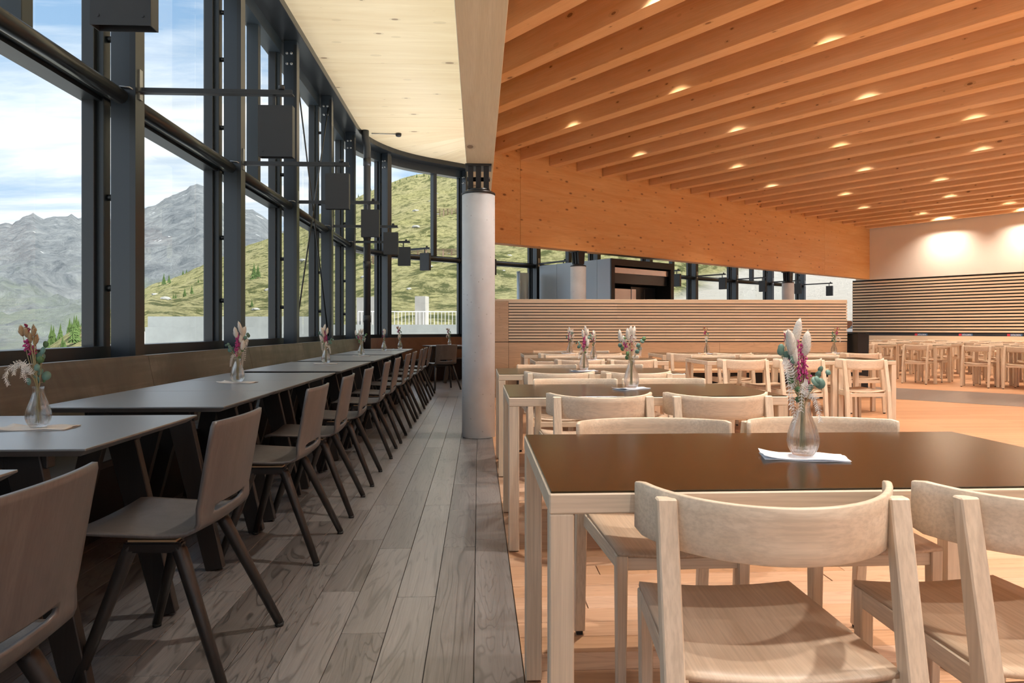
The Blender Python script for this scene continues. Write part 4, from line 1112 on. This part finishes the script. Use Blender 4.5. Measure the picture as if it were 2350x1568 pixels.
def boulder(seed):
    bm = bmesh.new(); bmesh.ops.create_icosphere(bm, subdivisions=2, radius=1.)
    for v in bm.verts: v.co *= 1 + .35 * noise.fractal(v.co * 1.3 + Vector((seed, 0, 0)), 1., 2., 3); v.co.z *= .6
    me = bpy.data.meshes.new('boulder'); bm.to_mesh(me); bm.free(); me.materials.append(M_['boulder']); return me
BM = [boulder(s) for s in (3, 8)]
bx = sorted([rt.uniform(355, 480) for _ in range(7)] + [rt.uniform(570, 700) for _ in range(5)] + [rt.uniform(820, 1060) for _ in range(16)] + [rt.uniform(1140, 1300) for _ in range(4)])
for i, px in enumerate(bx):
    t = rt.uniform(.15, .9); p = hill_point(px, t)
    o = link('boulder', BM[i % 2], None, p, rt.random() * 6); s_ = rt.uniform(.2, .55) * (.5 + t); o.scale = (s_, s_ * .8, s_ * .7); tag(o, 'grey boulder on the green hillside, %s from the left' % nth(i + 1), 'rock', 'boulders on the hillside')
def snow_fence(px0, px1, py, h_px, label):
    # steel avalanche barrier standing on the slope
    def find(px):
        best = None
        for i in range(80):
            p = hill_point(px, i / 79); c, s = math.cos(TH), math.sin(TH); F = p.y * c + p.x * s; y = HY - (p.z - EYE) / F * F_PX
            if best is None or abs(y - py) < best[0]: best = (abs(y - py), p, F)
        return best
    _, p0, Fa = find(px0); _, p1, Fb = find(px1); p1 = at(px1, Fa); p1.z = p0.z; h = h_px / F_PX * Fa
    t = thing('avalanche_barrier', label, 'fence', p0); d = p1 - p0; n = 6; lean = Vector((0, -.45 * h, h))
    for k in range(n + 1):
        b = d * k / n; MB().bar(b + Vector((0, 0, -.6)), b + lean, .12, .12).build('post', 'rust_steel', t)
        if k % 2 == 0: MB().bar(b + Vector((0, -.9 * h, -.8)), b + lean * .8, .12, .12).build('strut', 'rust_steel', t)
    for j in range(5): o = lean * (.15 + .2 * j); MB().bar(o, d + o, .13, .05).build('rail', 'rust_steel', t)
snow_fence(848, 902, 606, 18, 'rusty avalanche barrier left of the far post on the hillside')
snow_fence(940, 1056, 588, 14, 'long rusty avalanche barrier in the middle of the hillside')
snow_fence(1000, 1056, 497, 15, 'rusty avalanche barrier higher up on the hillside')
def build_terrace():
    a = at(822, 23.); b = at(1400, 23.)
    o = MB().box(a.x - 2, b.x, 23, 23.4, -1.3, 1.22).build('terrace_wall', 'concrete_wall'); tag(o, 'white sunlit parapet wall of the terrace beyond the far windows', 'wall')
    t = thing('terrace_railing', 'thin white metal railing on the terrace wall', 'railing', (a.x, 23.2, 1.22)); L = b.x - a.x
    MB().box(0, L, -.015, .015, .42, .45).build('top_rail', 'railing_white', t)
    bar = MB().box(-.008, .008, -.008, .008, 0, .42).mesh('bar'); bar.materials.append(M_['railing_white'])
    for i in range(int(L / .12)): link('bar', bar, t, (i * .12, 0, 0))
    for i, (px0, px1, pxs, F, yt, lab) in enumerate(((845, 853, 868, 30., 681, 'boarded concrete pillar left of the far window post'), (952, 971, 977, 30., 680, 'slim concrete pillar in the middle of the far window'), (818, 827, 833, 31., 683, 'concrete pillar half hidden behind the rain pipe'))):
        p = at(px0, F); w = (px1 - px0) / F_PX * F; d = (pxs - px0) / F_PX * F; o = MB().box(0, max(d, .35), 0, .5, -1.2, zat(yt, F)).build('concrete_pillar', 'concrete_post', loc=(p.x, p.y, 0)); tag(o, lab, 'pillar')
        o.data.transform(Matrix.Rotation(R(-14), 4, 'Z'))
    p = at(357, 21.); q = at(760, 21.)
    o = MB().box(p.x, q.x, 21, 21.5, -4, zat(727, 21)).build('retaining_wall', 'concrete_wall'); tag(o, 'upper tier of the grey retaining wall outside the windows', 'wall')
    p = at(351, 18.5); q = at(760, 18.5)
    o = MB().box(p.x, q.x, 18.5, 18.9, -4, zat(751, 18.5)).build('retaining_wall', 'concrete_wall'); tag(o, 'lower front tier of the grey retaining wall outside the windows', 'wall')
build_terrace()
for o in list(COL.objects):                           # prototypes that were never placed
    if o.get('label') == 'x': print('unplaced', o.name)
print('objects', len(COL.objects))
